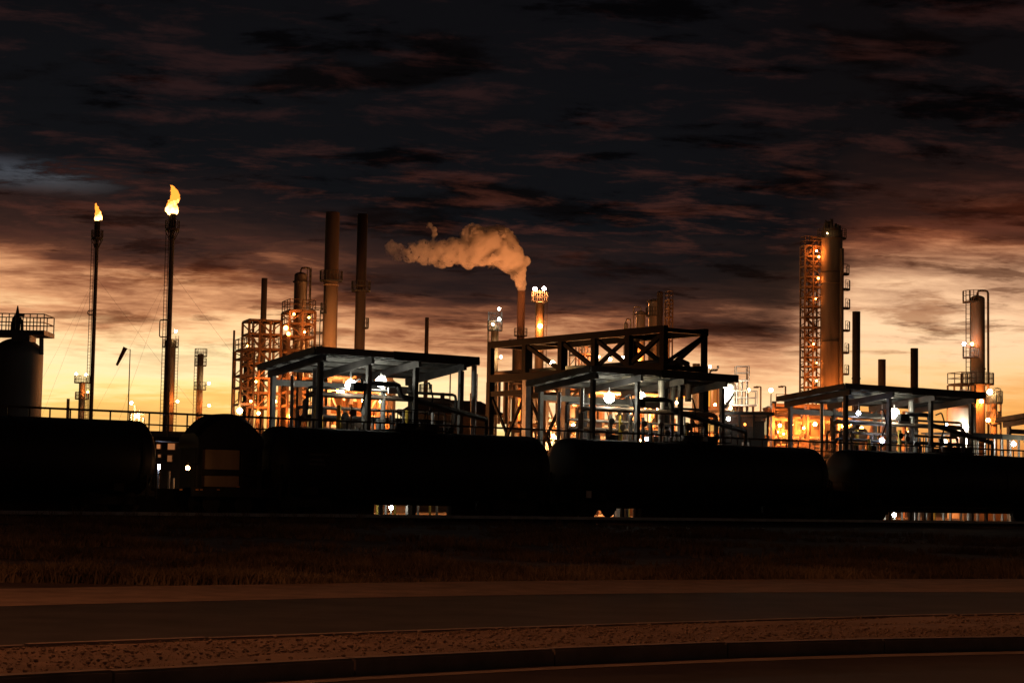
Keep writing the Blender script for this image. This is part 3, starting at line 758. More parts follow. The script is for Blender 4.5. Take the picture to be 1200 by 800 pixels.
# ------------------------------------------------------------------ vessels, stacks
def dome_prof(r, h, k=.5, n=6, r0=None):
    p = [(r0 or r, 0), (r, 0.01), (r, h - r * k)]
    for i in range(1, n + 1): a = math.pi / 2 * i / n; p.append((max(.01, r * math.cos(a)), h - r * k + r * k * math.sin(a)))
    return p
def tower(x, ytop, wpx, Y, name, label, cat, mt, dome=True, plats=(), ladder_side=0, group=None, lamps=(), piper=None, neck=None, taper=1.0):
    """vertical vessel: top at pixel (x, ytop); plats = (y, extra px width, angle0, angle1[, rail])"""
    top = P(x, ytop, Y); base = Vector((top.x, top.y, GZ)); r = wpx * mpp(Y) / 2; h = top.z - GZ
    th = thing(name, label, cat, base, group)
    if dome: prof = dome_prof(r, h)
    else: prof = [(r * taper, 0), (r, h), (r * .8, h), (r * .78, h - .6)]
    revolve('shell' if dome else 'flue', base, prof, mt, th)
    nb = max(2, int(h / 7))
    for i in range(1, nb):
        rr = r * (taper + (1 - taper) * i / nb) if not dome else r
        revolve('flange', base + UP * (h * i / nb), [(rr + .001, -.09), (rr + .06, -.09), (rr + .06, .09), (rr + .001, .09)], mt, th, 20)
    for pl in plats:
        y, ex, a0, a1 = pl[:4]; z = P(x, y, Y).z
        ring_platform(Vector((base.x, base.y, z)), r + .02, ex * mpp(Y), th, a0=a0, a1=a1, rail=pl[4] if len(pl) > 4 else 1.1)
    if ladder_side:
        xx = base.x + ladder_side * (r + .25)
        ladder(Vector((xx, base.y - .1, GZ)), Vector((xx, base.y - .1, top.z + (.5 if dome else 0))), .45, th, out=Vector((1, 0, 0)))
    if piper:
        xx = base.x + piper * (r + .35)
        pipe('overhead_line', [Vector((base.x, base.y, top.z - .1)), Vector((base.x, base.y, top.z + .5)), Vector((xx, base.y, top.z + .5)), Vector((xx, base.y, GZ + .5))], max(.1, r * .16), mt, th)
    for lx, ly, c, fl, rr in lamps:
        d = ray(lx, ly); p = P(lx, ly, Y - r - .8)
        lamp(p, fl, c, th, rr)
        bar('lamp_bracket', p - UP * (rr + .03), Vector((p.x + (base.x - p.x) * .75, base.y - r * .7, p.z - rr - .1)), .06, .06, STEEL, th)
    return th, base, r, top
FULL = (0, 360)
# big vertical vessel with a domed head at the picture edge
def edge_tank():
    Y = 115; top = P(22, 396, Y); base = Vector((top.x, Y, GZ)); r = 29 * mpp(Y); h = top.z - GZ
    th = thing('storage_vessel', 'broad dark vessel with a railed roof platform and relief valve at the picture edge', 'vessel', base)
    revolve('shell', base, [(r, 0)] + [(r, h - 1.0)] + [(r * math.cos(a), h - 1.0 + 1.0 * math.sin(a)) for a in [R_(q) for q in range(10, 90, 10)]] + [(.05, h)], mat('dark vessel paint', (.10, .095, .08), .6, 0, .2, .6, True), th, 40)
    zp = P(22, 394, Y).z
    box('platform', Vector((P(24, 392, Y).x, Y, zp + .14)), 68 * mpp(Y), 2.6, .28, STEEL, th, 0)
    x0, x1 = P(-8, 392, Y).x, P(57, 392, Y).x
    for yy in (Y - 1.25, Y + 1.25):
        n = 8
        for i in range(n + 1): xx = x0 + (x1 - x0) * i / n; bar('railing_post', Vector((xx, yy, zp + .28)), Vector((xx, yy, zp + 1.25)), .05, .05, STEEL, th)
        for z in (.75, 1.25): bar('rail', Vector((x0, yy, zp + z)), Vector((x1, yy, zp + z)), .06, .06, STEEL, th)
    for xx in (x0, x1):
        for z in (.75, 1.25): bar('rail', Vector((xx, Y - 1.25, zp + z)), Vector((xx, Y + 1.25, zp + z)), .06, .06, STEEL, th)
    box('platform_support', Vector((P(29.5, 396, Y).x, Y - .3, zp - .12)), 21 * mpp(Y), 1.6, .5, STEEL, th, 0)
    xv = P(20, 380, Y).x
    tube('relief_valve', Vector((xv, Y, zp)), Vector((xv, Y, zp + 1.3)), .2, STEEL, th, 12); tube('valve_bonnet', Vector((xv, Y, zp + 1.3)), Vector((xv, Y, zp + 1.85)), .13, STEEL, th, 10, .03)
    pipe('vent_pipe', [Vector((xv - .3, Y, zp + .2)), Vector((xv - .28, Y, zp + 1.0)), Vector((xv, Y, zp + 1.3)), Vector((xv + .42, Y, zp + 1.28))], .1, STEEL, th)
    pipe('vent_pipe', [Vector((xv + .32, Y, zp + .2)), Vector((xv + .3, Y, zp + .9)), Vector((xv + .02, Y, zp + 1.2))], .1, STEEL, th)
    bar('strut', Vector((P(50.5, 414, Y).x, Y - .4, P(50, 416, Y).z)), Vector((P(50.5, 394, Y).x, Y - .4, zp)), .2, .2, STEEL, th)
edge_tank()

FLAMEM = None
def flame_mat():
    M = bpy.data.materials.new('gas flame'); M.use_nodes = True; t = M.node_tree; t.nodes.clear()
    tcn = t.nodes.new('ShaderNodeTexCoord'); s = t.nodes.new('ShaderNodeSeparateXYZ'); t.links.new(tcn.outputs['Generated'], s.inputs[0])
    n = t.nodes.new('ShaderNodeTexNoise'); n.inputs['Scale'].default_value = 1.4; n.inputs['Detail'].default_value = 4; t.links.new(tcn.outputs['Object'], n.inputs['Vector'])
    a = t.nodes.new('ShaderNodeMath'); a.operation = 'MULTIPLY_ADD'; t.links.new(n.outputs[0], a.inputs[0]); a.inputs[1].default_value = .9; t.links.new(s.outputs[2], a.inputs[2])
    r = t.nodes.new('ShaderNodeValToRGB'); t.links.new(a.outputs[0], r.inputs[0]); r.color_ramp.elements[0].position = .42; r.color_ramp.elements[0].color = (6, 3.2, 1.0, 1)
    r.color_ramp.elements[1].position = 1.35 / 1.5; r.color_ramp.elements[1].color = (1.3, .36, .04, 1)
    e = t.nodes.new('ShaderNodeEmission'); t.links.new(r.outputs[0], e.inputs[0]); e.inputs[1].default_value = 1.6
    o = t.nodes.new('ShaderNodeOutputMaterial'); t.links.new(e.outputs[0], o.inputs[0]); return M
FL = flame_mat()
def flame(pts, Y, parent, seed):
    """blobby tongue through (x, y, radius) pixels"""
    mb = bmesh.new()
    for x, y, r in pts:
        bmesh.ops.create_icosphere(mb, subdivisions=3, radius=r * mpp(Y), matrix=Matrix.Translation(P(x, y, Y)) @ Matrix.Diagonal((1, 1, 1.5, 1)))
    me = bpy.data.meshes.new('f'); mb.to_mesh(me); mb.free()
    o = link('flame', me); rm = o.modifiers.new('r', 'REMESH'); rm.mode = 'VOXEL'; rm.voxel_size = .55 * mpp(Y)
    me2 = bpy.data.meshes.new_from_object(o.evaluated_get(bpy.context.evaluated_depsgraph_get()))
    bpy.data.objects.remove(o); bpy.data.meshes.remove(me)
    for v in me2.vertices:
        q = Vector(v.co) / mpp(Y) * .22 + Vector((seed, 0, 0)); v.co = Vector(v.co) + mnoise.turbulence_vector(q, 3, False) * 2.6 * mpp(Y)
    o = link('flame', me2, parent); me2.materials.clear(); me2.materials.append(FL); o.location = -rootpos(parent)
    for p in me2.polygons: p.use_smooth = True
def flare(x, y, wpx, Y, label, plat_y, pw, loops, fl, seed, guyx):
    top = P(x, y, Y); base = Vector((top.x, Y, GZ)); r = wpx * mpp(Y) / 2
    th = thing('flare_stack', label, 'flare stack', base, 'flare stacks')
    tube('riser', base, top - UP * 2.5, r * 1.1, STEEL, th, 14, r * .95)
    tube('tip', top - UP * 2.5, top, r * 1.25, GRIME, th, 14)
    for k in (-1, 1): tube('pilot_line', Vector((base.x + k * r * 1.3, Y - r * .7, P(x, plat_y, Y).z)), Vector((base.x + k * r * 1.3, Y - r * .7, top.z - .1)), .07, STEEL, th, 6)
    zp = P(x, plat_y, Y).z; ring_platform(Vector((base.x, Y, zp)), r, (pw - wpx) / 2 * mpp(Y), th, thick=.35)
    for a in range(0, 360, 60):
        ex = (pw - wpx) / 2 * mpp(Y); c = Vector((math.cos(R_(a)), math.sin(R_(a)), 0))
        bar('bracket', Vector((base.x, Y, zp - 1.2)) + c * r, Vector((base.x, Y, zp)) + c * (r + ex * .9), .09, .09, STEEL, th)
    ladder(Vector((base.x - r - .28, Y - .1, GZ)), Vector((base.x - r - .28, Y - .1, zp)), .4, th, out=Vector((1, 0, 0)))
    for (xa, ya, xb, yb) in loops:
        A, B = P(xa, ya, Y), P(xb, yb, Y)
        pipe('side_loop', [Vector((base.x, Y - r, A.z)), Vector((A.x, Y - r, A.z)), Vector((A.x, Y - r, B.z)), Vector((base.x, Y - r, B.z))], .085, STEEL, th, 6)
    zg = top.z * .8
    for a in (0, 120, 240):
        c = Vector((math.cos(R_(a + 20)), math.sin(R_(a + 20)), 0)); tube('guy_wire', Vector((base.x, Y, zg)), Vector((base.x, Y, GZ)) + c * zg * .8, .012, STEEL, th, 4)
    flame(fl, Y, th, seed)
flare(114.5, 259, 4.6, 290, 'shorter flare stack with a small flame, nearer the railed vessel', 281, 14, [(103.5, 364, 110, 369)],
      [(115, 254, 3.6), (114.5, 249, 2.7), (114.5, 244, 1.8), (114.2, 240, 1.1), (116.5, 255, 2.2)], 3.1, 0)
flare(202.5, 250.5, 6.0, 260, 'taller flare stack with a large flame and a side pipe', 271, 17, [(188, 375, 196, 395)],
      [(200, 246, 4.8), (204, 246, 4.2), (201, 240, 4.2), (204.5, 233, 4.6), (205, 228, 4.2), (203, 224, 3.0), (202, 220, 1.9), (197, 243, 2.2)], 7.7, 0)

def windsock():
    Y = 200; a = P(152.6, 409, Y); base = Vector((a.x, Y, GZ))
    th = thing('windsock', 'limp dark windsock on a thin pole between the two flare stacks', 'windsock', base)
    tube('pole', base, a, .09, STEEL, th, 8, .05)
    m0, m1 = P(146.8, 407.5, Y), P(136.8, 428, Y)
    tube('arm', a - UP * .1, m0, .02, STEEL, th, 6)
    d = (m1 - m0); bm = bmesh.new(); rings = []; Fm = frame_of(d)
    for q, r in ((0, .24), (.25, .21), (.5, .2), (.75, .16), (1, .13)):
        rings.append([bm.verts.new(m0 + d * q + Fm @ Vector((r * math.cos(j * math.pi / 6), r * math.sin(j * math.pi / 6), 0))) for j in range(12)])
    for A, B in zip(rings, rings[1:]):
        for j in range(12): bm.faces.new((A[j], A[(j + 1) % 12], B[(j + 1) % 12], B[j]))
    bm_obj('sock', bm, CLOTH, th, smooth=True)
    tube('ring', m0 - d * .02, m0 + d * .01, .25, STEEL, th, 12)
windsock()

tower(96.5, 447, 7.5, 320, 'process_column', 'short column with lamps on its railed top, beside the shorter flare stack', 'column', CLAD, plats=((449, 5.5, *FULL), (468, 4, *FULL)),
      lamps=((89.5, 438, WARM, 260, .2), (101, 439, WARM, 260, .2), (103, 459, SODIUM, 260, .2)), ladder_side=1)
tower(80, 467, 3.6, 330, 'vent_stack', 'stubby vent stack beside the short lamp-topped column', 'stack', DULL, dome=False)
tower(200, 397, 12, 300, 'process_column', 'orange-brown column hidden partly by the taller flare stack', 'column', DULL, plats=((407, 3.5, *FULL),), ladder_side=1,
      lamps=((206, 388, WARM, 300, .2), (208, 470, SODIUM, 700, .22)), piper=None)
tower(235.5, 414, 7, 300, 'process_column', 'slim column with three railed platforms, between the flare stacks and the lattice', 'column', DULL,
      plats=((418, 3.6, *FULL), (429, 3.2, *FULL), (457, 3.6, *FULL)), ladder_side=-1, lamps=((245, 449, WARM, 300, .2), (245, 475, SODIUM, 600, .22)))
def low_unit():
    Y = 310; c = P(160, 478, Y); th = thing('pump_skid', 'tiny lit pipe skid seen low between the two flare stacks', 'skid', Vector((c.x, Y, GZ)))
    for dx_, h in ((-.9, 14), (-.3, 15.4), (.5, 14.6), (1.2, 13.4)):
        tube('pipe', Vector((c.x + dx_, Y, GZ)), Vector((c.x + dx_, Y, h)), .2, CLAD, th)
    bar('beam', Vector((c.x - 1.2, Y, 14.0)), Vector((c.x + 1.4, Y, 14.0)), .15, .2, RUST, th)
    bar('beam', Vector((c.x - 1.2, Y, 12.3)), Vector((c.x + 1.4, Y, 12.3)), .15, .2, RUST, th)
    lamp(P(154, 472, Y - 1), 500, WARM, th, .22); lamp(P(161, 487, Y - 1), 900, WARM, th, .3)
low_unit()

# tall stacks
st1 = tower(390, 249, 16.5, 220, 'chimney_stack', 'tall tan concrete stack with a dark ring platform', 'stack', CONC, dome=False, taper=1.12, plats=((330, 5, *FULL), (368, 3, 150, 250)))
st2 = tower(425, 251, 12, 225, 'chimney_stack', 'tall blackened stack just beside the tan concrete one', 'stack', BRICK, dome=False, taper=1.08, plats=((342, 5, *FULL), (385, 4, -60, 60)))
for _x, _y, _f in ((378, 426, 2200), (404, 428, 2200), (436, 432, 900)): lamp(P(_x, _y, 212), _f * .75, (1, .38, .11), st1[0] if _x < 410 else st2[0], .25)  # lamps added behind the canopy roof to brighten the two tall stacks
tower(310, 326, 7, 235, 'chimney_stack', 'slim brown stack rising through the lattice frame', 'stack', DULL, dome=False, taper=1.1)
tower(500.5, 372, 4.6, 260, 'chimney_stack', 'very thin brown stack rising behind the black shed', 'stack', RUST, dome=False, taper=1.25, plats=((461, 5, *FULL),))
tower(558, 438, 4.2, 240, 'chimney_stack', 'short brown pipe stack at the shed end of the truss bridge', 'stack', RUST, dome=False)
tower(352.5, 319, 15, 214, 'reactor_vessel', 'dark-capped reactor vessel standing inside the lattice frame', 'vessel', DULL, plats=((331, 1.5, *FULL, 0),), ladder_side=1, piper=1)
# steam stack and its lit neighbours
st_steam = tower(611, 341, 9, 300, 'chimney_stack', 'brown stack giving off a plume of steam', 'stack', mat('dark red stack paint', (.13, .075, .05), .8, 0, .25, .5, True), dome=False, taper=1.15, plats=((394, 3, *FULL),))
tower(606, 404, 11, 270, 'process_column', 'stout column below the steam stack, behind the truss legs', 'column', DULL, plats=((408, 4, 120, 260),), lamps=((614, 480, SODIUM, 2500, .28),))
tower(632.5, 353, 10, 290, 'process_column', 'bright orange column with two lamps on its crown, beside the steam stack', 'column', CLAD, plats=((354, 4.5, *FULL, 1.4),),
      lamps=((627, 338.5, (1, .32, .09), 6500, .28), (637.5, 338, (1, .32, .09), 5200, .28), (633, 382, SODIUM, 1300, .34)), ladder_side=1)
tower(580, 381, 9, 240, 'process_column', 'orange column with white lamps at its head, behind the outer truss leg', 'column', DULL, plats=((388, 4, *FULL), (377, 3.5, 0, 180)), piper=-1,
      lamps=((585, 362, COOL, 120, .17), (585, 374, COOL, 140, .19), (577.5, 380, WARM, 160, .13), (587, 418, WARM, 300, .16)))
# reactors behind the truss
tower(751, 364, 11, 260, 'reactor_vessel', 'pale round-topped reactor with pipe loops above the truss', 'vessel', CLAD, piper=-1, plats=((369, 2, *FULL, 0),), lamps=((746, 420, SODIUM, 1600, .25),))
tower(767, 350, 14, 262, 'reactor_vessel', 'taller lagged reactor touching the black stack above the truss', 'vessel', CLAD, plats=((354, 2, *FULL, 0), (371, 3, *FULL)))
tower(773.5, 341, 7, 250, 'chimney_stack', 'narrow black stack above the truss corner', 'stack', BRICK, plats=())
tower(733.5, 378, 5, 255, 'process_column', 'small lit column with a looped top pipe above the truss', 'column', CLAD, piper=1)
# right-hand stacks
tower(1003.5, 365, 9.5, 235, 'chimney_stack', 'tallest black stack of three beside the great column', 'stack', BRICK, dome=False, taper=1.0)
tower(1033.5, 421, 9, 235, 'chimney_stack', 'shortest brown stack of three above the far canopy', 'stack', RUST, dome=False)
tower(1071.5, 408, 9, 235, 'chimney_stack', 'black stack of three farthest from the great column', 'stack', BRICK, dome=False)
tower(816, 426, 9, 200, 'vent_stack', 'stubby square-looking vent seen through the truss end bay', 'stack', DULL, dome=False)

# great column and stair tower
gc = tower(975, 266, 25, 250, 'process_column', 'great tan distillation column, tallest on the plant, with side platforms', 'column', DULL,
      plats=((322, 8, -60, 25), (340, 9, -50, 20), (362, 9, -50, 20), (388, 9, -50, 20), (414, 8, -50, 20), (439, 8, -50, 20), (320, 1, *FULL, 0), (401, 1, *FULL, 0)), lamps=((969.5, 273.5, WARM, 12, .09),))
def gc_top():
    th, base, r, top = gc
    for i in range(7):
        a = i * .9; tube('nozzle', top + Vector((r * .7 * math.cos(a), r * .7 * math.sin(a), -1.2)), top + Vector((r * .7 * math.cos(a), r * .7 * math.sin(a), .2 + .35 * (i % 3))), .22, STEEL, th)
    ring_platform(Vector((base.x, base.y, top.z - 1.6)), r, .5, th)
    bar('davit', top, top + Vector((-.9, 0, .9)), .14, .14, STEEL, th)
    pipe('overhead_line', [top + Vector((r * .75, -r - .1, -3.0)), Vector((base.x + r * .75, base.y - r - .1, GZ))], .28, DULL, th)
    lamp(P(958, 470, 246), 1600, SODIUM, th, .3); lamp(P(992, 470, 246), 1400, SODIUM, th, .3)
gc_top()

def frame(x0, x1, ytop, Y, dep, levels, name, label, cat, mt=RUST, nx=1, brace=True, lamps=(), rails=(), rot=R_(20), w=.22, floors=(), stairs=False, group=None, ybot=None):
    """steel frame, columns and beams; levels = pixel heights of the floors"""
    xm = (x0 + x1) / 2; c = P(xm, ytop, Y); W_ = (x1 - x0) * mpp(Y)
    Lx = (W_ - dep * math.sin(rot)) / math.cos(rot)
    ux = Vector((math.cos(rot), math.sin(rot), 0)); uy = Vector((-math.sin(rot), math.cos(rot), 0)); c0 = Vector((c.x, Y, 0))
    th = thing(name, label, cat, Vector((c.x, Y, GZ)), group)
    at = lambda i, j, z: c0 + ux * (Lx * (i / nx - .5)) + uy * (dep * (j - .5)) + UP * z
    zt = c.z; zs = [P(xm, y, Y).z for y in levels]
    if not zs or zs[0] < zt - .2: zs = [zt] + zs
    for i in range(nx + 1):
        for j in (0, 1): bar('column', at(i, j, GZ), at(i, j, zt), w, w, mt, th, ux)
    zz = zs + [GZ + 1.0]
    for k, z in enumerate(zs):
        for j in (0, 1):
            for i in range(nx): bar('beam', at(i, j, z) + ux * .12, at(i + 1, j, z) - ux * .12, w * .8, w * 1.1, mt, th)
        for i in range(nx + 1): bar('beam', at(i, 0, z - .02) + uy * .12, at(i, 1, z - .02) - uy * .12, w * .8, w, mt, th)
        if brace:
            zl = zz[k + 1]
            for i in range(nx):
                if zl < z - .5:
                    a, b = (at(i, 0, z - .2), at(i + 1, 0, zl + .2)) if (i + k) % 2 else (at(i + 1, 0, z - .2), at(i, 0, zl + .2))
                    bar('brace', a, b, w * .5, w * .5, mt, th)
                    a, b = (at(i, 1, z - .2), at(i + 1, 1, zl + .2)) if (i + k) % 2 == 0 else (at(i + 1, 1, z - .2), at(i, 1, zl + .2))
                    bar('brace', a, b, w * .5, w * .5, mt, th)
    for k in floors:
        z = zs[k]; a = (at(0, 0.5, z + .12) ); b = at(nx, .5, z + .12); bar('floor_grating', a, b, dep * .96, .07, mt, th)
    if rails:
        bm = bmesh.new()
        for k in rails:
            z = zs[k] + .15
            for a, b in ((at(0, 0, z), at(nx, 0, z)), (at(0, 1, z), at(nx, 1, z)), (at(0, 0, z), at(0, 1, z)), (at(nx, 0, z), at(nx, 1, z))): straight_rail(bm, a, b, 1.1, 1.3, .07)
        stuff(bm_obj('railing', bm, mt, th))
    if stairs:
        for k in range(len(zs) - 1):
            a, b = at(.12 * nx, .3, zs[k + 1] + .2), at(.85 * nx, .3, zs[k])
            if k % 2: a, b = at(.85 * nx, .7, zs[k + 1] + .2), at(.12 * nx, .7, zs[k])
            bar('stair_flight', a, b, .8, .16, mt, th)
            bm = bmesh.new()
            for s in (-.4, .4): b_bar(bm, a + uy * s + UP * 1, b + uy * s + UP * 1, .06); b_bar(bm, a + uy * s, a + uy * s + UP, .06); b_bar(bm, b + uy * s, b + uy * s + UP, .06)
            stuff(bm_obj('stair_rail', bm, mt, th))
    for lx, ly, cl_, fl, rr in lamps: lamp(P(lx, ly, Y - dep * .5 - .6), fl, cl_, th, rr)
    return th, at, zs
levs = [289, 301, 313, 325, 337, 349, 360, 372, 384, 396, 407, 419, 430, 442, 454, 466]
stt = frame(939, 962, 289, 251, 1.6, levs, 'stair_tower', 'orange-lit steel stair tower against the great column', 'tower', mt=RUST, nx=2, stairs=True, rails=(0, 2, 4, 7, 9, 12), rot=R_(12), w=.2, floors=(0, 2, 4, 6, 8, 10, 12),
      lamps=((959.5, 301, SODIUM, 73, .14), (959, 326, SODIUM, 73, .14), (953.5, 403, SODIUM, 57, .12), (957, 446, SODIUM, 87, .14), (956, 350, SODIUM, 35, .08), (957, 425, SODIUM, 43, .08)))
def stair_head():
    th = stt[0]; c = P(955.5, 284, 251.2)
    for dx_ in (-.55, .55): bar('head_post', c + Vector((dx_, 0, -.9)), c + Vector((dx_, 0, .75)), .22, .22, RUST, th)
    for dz_ in (-.75, .65): bar('head_beam', c + Vector((-.44, 0, dz_)), c + Vector((.44, 0, dz_)), .22, .22, RUST, th)
    lamp(P(957, 294, 249.2), 260, SODIUM, th, .1)
stair_head()
# lattice unit left of the first canopy
frame(283, 331, 377, 210, 3.4, [377, 393, 410, 427, 444, 461, 478], 'steel_frame', 'open lattice steel frame round the slim brown stack', 'steel frame', nx=3, rails=(2,), floors=(0,), w=.24,
      lamps=((316, 437, SODIUM, 175, .16), (290, 405, SODIUM, 58, .1), (300, 447, SODIUM, 136, .1), (322, 470, SODIUM, 429, .2), (303, 484, SODIUM, 253, .18), (319, 485, SODIUM, 253, .18)))
frame(329, 371, 366, 209, 3.6, [366, 381, 396, 412, 428, 444, 460, 476], 'steel_frame', 'taller lattice steel frame round the dark-capped reactor', 'steel frame', nx=2, rails=(0, 1), floors=(0, 1, 2), w=.24,
      lamps=((344.5, 368, SODIUM, 73, .12), (335, 384, SODIUM, 157, .24), (338, 391, SODIUM, 87, .2), (362, 372, SODIUM, 87, .1), (357, 389, SODIUM, 70, .1), (352, 440, SODIUM, 280, .14), (360, 470, SODIUM, 385, .16), (340, 488, SODIUM, 385, .22)))
frame(274, 300, 411, 206, 3.0, [411, 421, 441, 455, 474], 'steel_frame', 'low lattice frame with a railed deck at the outer end of the lattice unit', 'steel frame', nx=1, rails=(0,), floors=(0, 2, 3), w=.2,
      lamps=((281, 481, WARM, 210, .3), (294, 470, SODIUM, 117, .12)))
tower(274.5, 387, 2.6, 206, 'vent_stack', 'thin vent pipe on the outer corner of the lattice unit', 'stack', RUST, dome=False)
tower(292, 408, 12, 213, 'process_column', 'dark squat column inside the low lattice frame', 'column', GRIME, plats=((430, 4, *FULL), (452, 4, *FULL), (472, 5, *FULL)))
tower(336, 392, 9, 216, 'process_column', 'rusty column standing between the two lattice frames', 'column', RUST, plats=())
frame(780, 788, 352, 262, 1.4, [352, 362, 372, 385, 400], 'steel_frame', 'narrow platform frame hung beside the black stack above the truss', 'steel frame', nx=1, rails=(0, 1, 2), floors=(0, 1, 2), w=.16)
frame(361, 381, 362, 230, 2.0, [362, 375, 390, 405], 'steel_frame', 'faint ladder frame beside the tan concrete stack', 'steel frame', nx=1, rails=(), brace=False, w=.1, mt=STEEL)
frame(668, 700, 405, 230, 3.0, [405, 416, 430, 446], 'steel_frame', 'small lit lattice seen through the truss bays', 'steel frame', nx=3, rails=(0,), floors=(0, 1), w=.16,
      lamps=((708, 422, SODIUM, 1400, .24), (715, 421, WARM, 900, .18), (701.5, 418, SODIUM, 700, .14), (730, 419, WARM, 500, .16)))

# column with the dome at right, cream tank, slim capped column
tw = tower(1145.5, 346, 17, 200, 'process_column', 'round-topped dark column with an orange glow halfway up, by the cream tank', 'column', DULL,
      plats=((355, 8.5, 150, 260), (420, 8.5, 150, 260), (451, 10, *FULL)), piper=1, ladder_side=-1,
      lamps=((1129.8, 403, COOL, 160, .17), (1139, 403, SODIUM, 240, .16), (1150, 470, SODIUM, 1500, .2)))
frame(1113, 1140, 451, 199, 2.6, [451, 470], 'steel_frame', 'railed access deck above the domed cream tank', 'steel frame', nx=2, rails=(0,), floors=(0,), brace=False, w=.14, mt=STEEL)
tower(1130, 456, 18, 194, 'reactor_vessel', 'squat dome behind the cream tank', 'vessel', CLAD)
tower(1127, 472, 33, 178, 'storage_tank', 'cream round tank lit by a white floodlight near the picture edge', 'tank', CREAM,
      lamps=((1131, 500, COOL, 240, .32), (1109, 497, BLUISH, 60, .13), (1137, 519, COOL, 120, .3), (1108, 517.5, COOL, 90, .17)))
tower(1164.5, 461, 8, 190, 'process_column', 'slim capped column with a lamp, closest to the picture edge', 'column', DULL, plats=((473, 6, *FULL), (497, 4, *FULL)), piper=1, lamps=((1160, 459, WARM, 420, .26), (1158, 492, SODIUM, 900, .2)))
def shelter():
    s0 = 8.2; a, b = LP(1112, 510, s0), LP(1176, 507, s0); t0, t1 = tpar(a), tpar(b) + 5; z = (a.z + b.z) / 2
    th = thing('walkway_shelter', 'low grey shelter roof on posts in front of the cream tank', 'shelter', SQ(t0, s0, GZ))
    n = 6
    for i in range(n):
        u, v = t0 + (t1 - t0) * i / n, t0 + (t1 - t0) * (i + 1) / n
        bar('roof_sheet', SQ(u + .005, s0 + 1.2, z + .002 * i), SQ(v - .005, s0 + 1.2, z + .002 * i), 2.6, .1, GALV, th)
        bar('post', SQ(u + .3, s0 + .1, GZ), SQ(u + .3, s0 + .1, z - .06), .12, .12, GALV, th); bar('post', SQ(u + .3, s0 + 2.3, GZ), SQ(u + .3, s0 + 2.3, z - .06), .12, .12, GALV, th)
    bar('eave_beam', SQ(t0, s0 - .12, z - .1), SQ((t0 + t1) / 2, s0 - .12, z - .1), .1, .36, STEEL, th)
    bar('eave_beam', SQ((t0 + t1) / 2 + .01, s0 - .12, z - .1), SQ(t1, s0 - .12, z - .1), .1, .36, CREAM, th)  # paler paint gives this half of the eave its lit look
    lamp(SQ(t0 + 7.5, s0 - 1.6, z - 1.2), 60, COOL, th, .1); bar('lamp_bracket', SQ(t0 + 7.5, s0 - 1.6, z - 1.06), SQ(t0 + 7.5, s0 - .2, z - .35), .04, .04, STEEL, th)
    lamp(SQ(t0 + 3.2, s0 + 1.2, z - .5), 160, COOL, th, .16); lamp(SQ(t0 + 8.2, s0 + 1.2, z - .5), 160, COOL, th, .16)
shelter()

# ------------------------------------------------------------------ pipe racks and furnaces behind the canopies
def pipe_rack(ta, tb, s, zs, label, seed, lampn, flux, dep=4.0, bay=4.2):
    rnd = random.Random(seed)
    th = thing('pipe_rack', label, 'pipe rack', SQ((ta + tb) / 2, s, GZ), 'pipe racks behind the canopies')
    n = int((tb - ta) / bay)
    for i in range(n + 1):
        t = ta + i * bay
        for ss in (s, s + dep): bar('column', SQ(t, ss, GZ), SQ(t, ss, zs[-1] + .6), .3, .3, RUST, th, D)
        for z in zs: bar('beam', SQ(t, s + .16, z - .2), SQ(t, s + dep - .16, z - .2), .24, .3, RUST, th)
        if i < n:
            for z in zs[1:]: bar('beam', SQ(t + .16, s, z - .75), SQ(t + bay - .16, s, z - .75), .2, .26, RUST, th)
            if i % 2 == 0:
                bar('brace', SQ(t + .2, s - .02, 1.2), SQ(t + bay - .2, s - .02, zs[-1] - 1), .12, .12, RUST, th)
                bar('brace', SQ(t + bay - .2, s + .1, 1.2), SQ(t + .2, s + .1, zs[-1] - 1), .12, .12, RUST, th)
    for z in zs:
        u = .3
        while u < dep - .3:
            r = rnd.choice((.08, .11, .16, .22)); a = ta + rnd.uniform(-1, 5); b = tb - rnd.uniform(-1, 6)
            pts = [SQ(a, s + u, z - rnd.uniform(.8, 2.2)), SQ(a, s + u, z - .03 + r), SQ(b, s + u, z - .03 + r)]
            if rnd.random() < .5: pts.append(SQ(b, s + u, z + rnd.uniform(.8, 2.0)))
            pipe('pipe', pts, r, rnd.choice((CLAD, CLAD, RUST, DULL)), th); u += r * 2 + rnd.uniform(.1, .4)
    for i in range(lampn):
        t = ta + (tb - ta) * (i + rnd.uniform(.2, .8)) / lampn; z = rnd.choice(zs) - rnd.uniform(.7, 1.5)
        lamp(SQ(t, s - .7, z), flux * rnd.choice((.5, 1, 1.4)), rnd.choice((SODIUM, SODIUM, SODIUM, WARM)), th, rnd.choice((.09, .12, .16)))
    for i in range(int((tb - ta) / .55)):
        t = rnd.uniform(ta, tb); z = rnd.choice(zs); h = rnd.uniform(.7, 2.2); ss = s + rnd.uniform(-.4, 1.2)
        tube('drop_pipe', SQ(t, ss, z - h), SQ(t, ss, z), rnd.uniform(.05, .14), rnd.choice((CLAD, RUST, GALV)), th, 8)
pipe_rack(tpar(LP(384, 480, 34)), tpar(LP(466, 480, 34)), 34, [4.6, 7.0, 9.6], 'orange-lit pipe rack behind the canopy beside the dark shed', 3, 10, 520)
pipe_rack(tpar(LP(640, 480, 37)), tpar(LP(812, 480, 37)), 37, [4.6, 7.0, 9.8], 'orange-lit pipe rack behind the canopy under the truss bridge', 4, 20, 1250)
pipe_rack(tpar(LP(905, 480, 42)), tpar(LP(1062, 480, 42)), 42, [4.6, 7.2, 9.6], 'orange-lit pipe rack behind the far canopy with one large floodlight', 5, 14, 620)
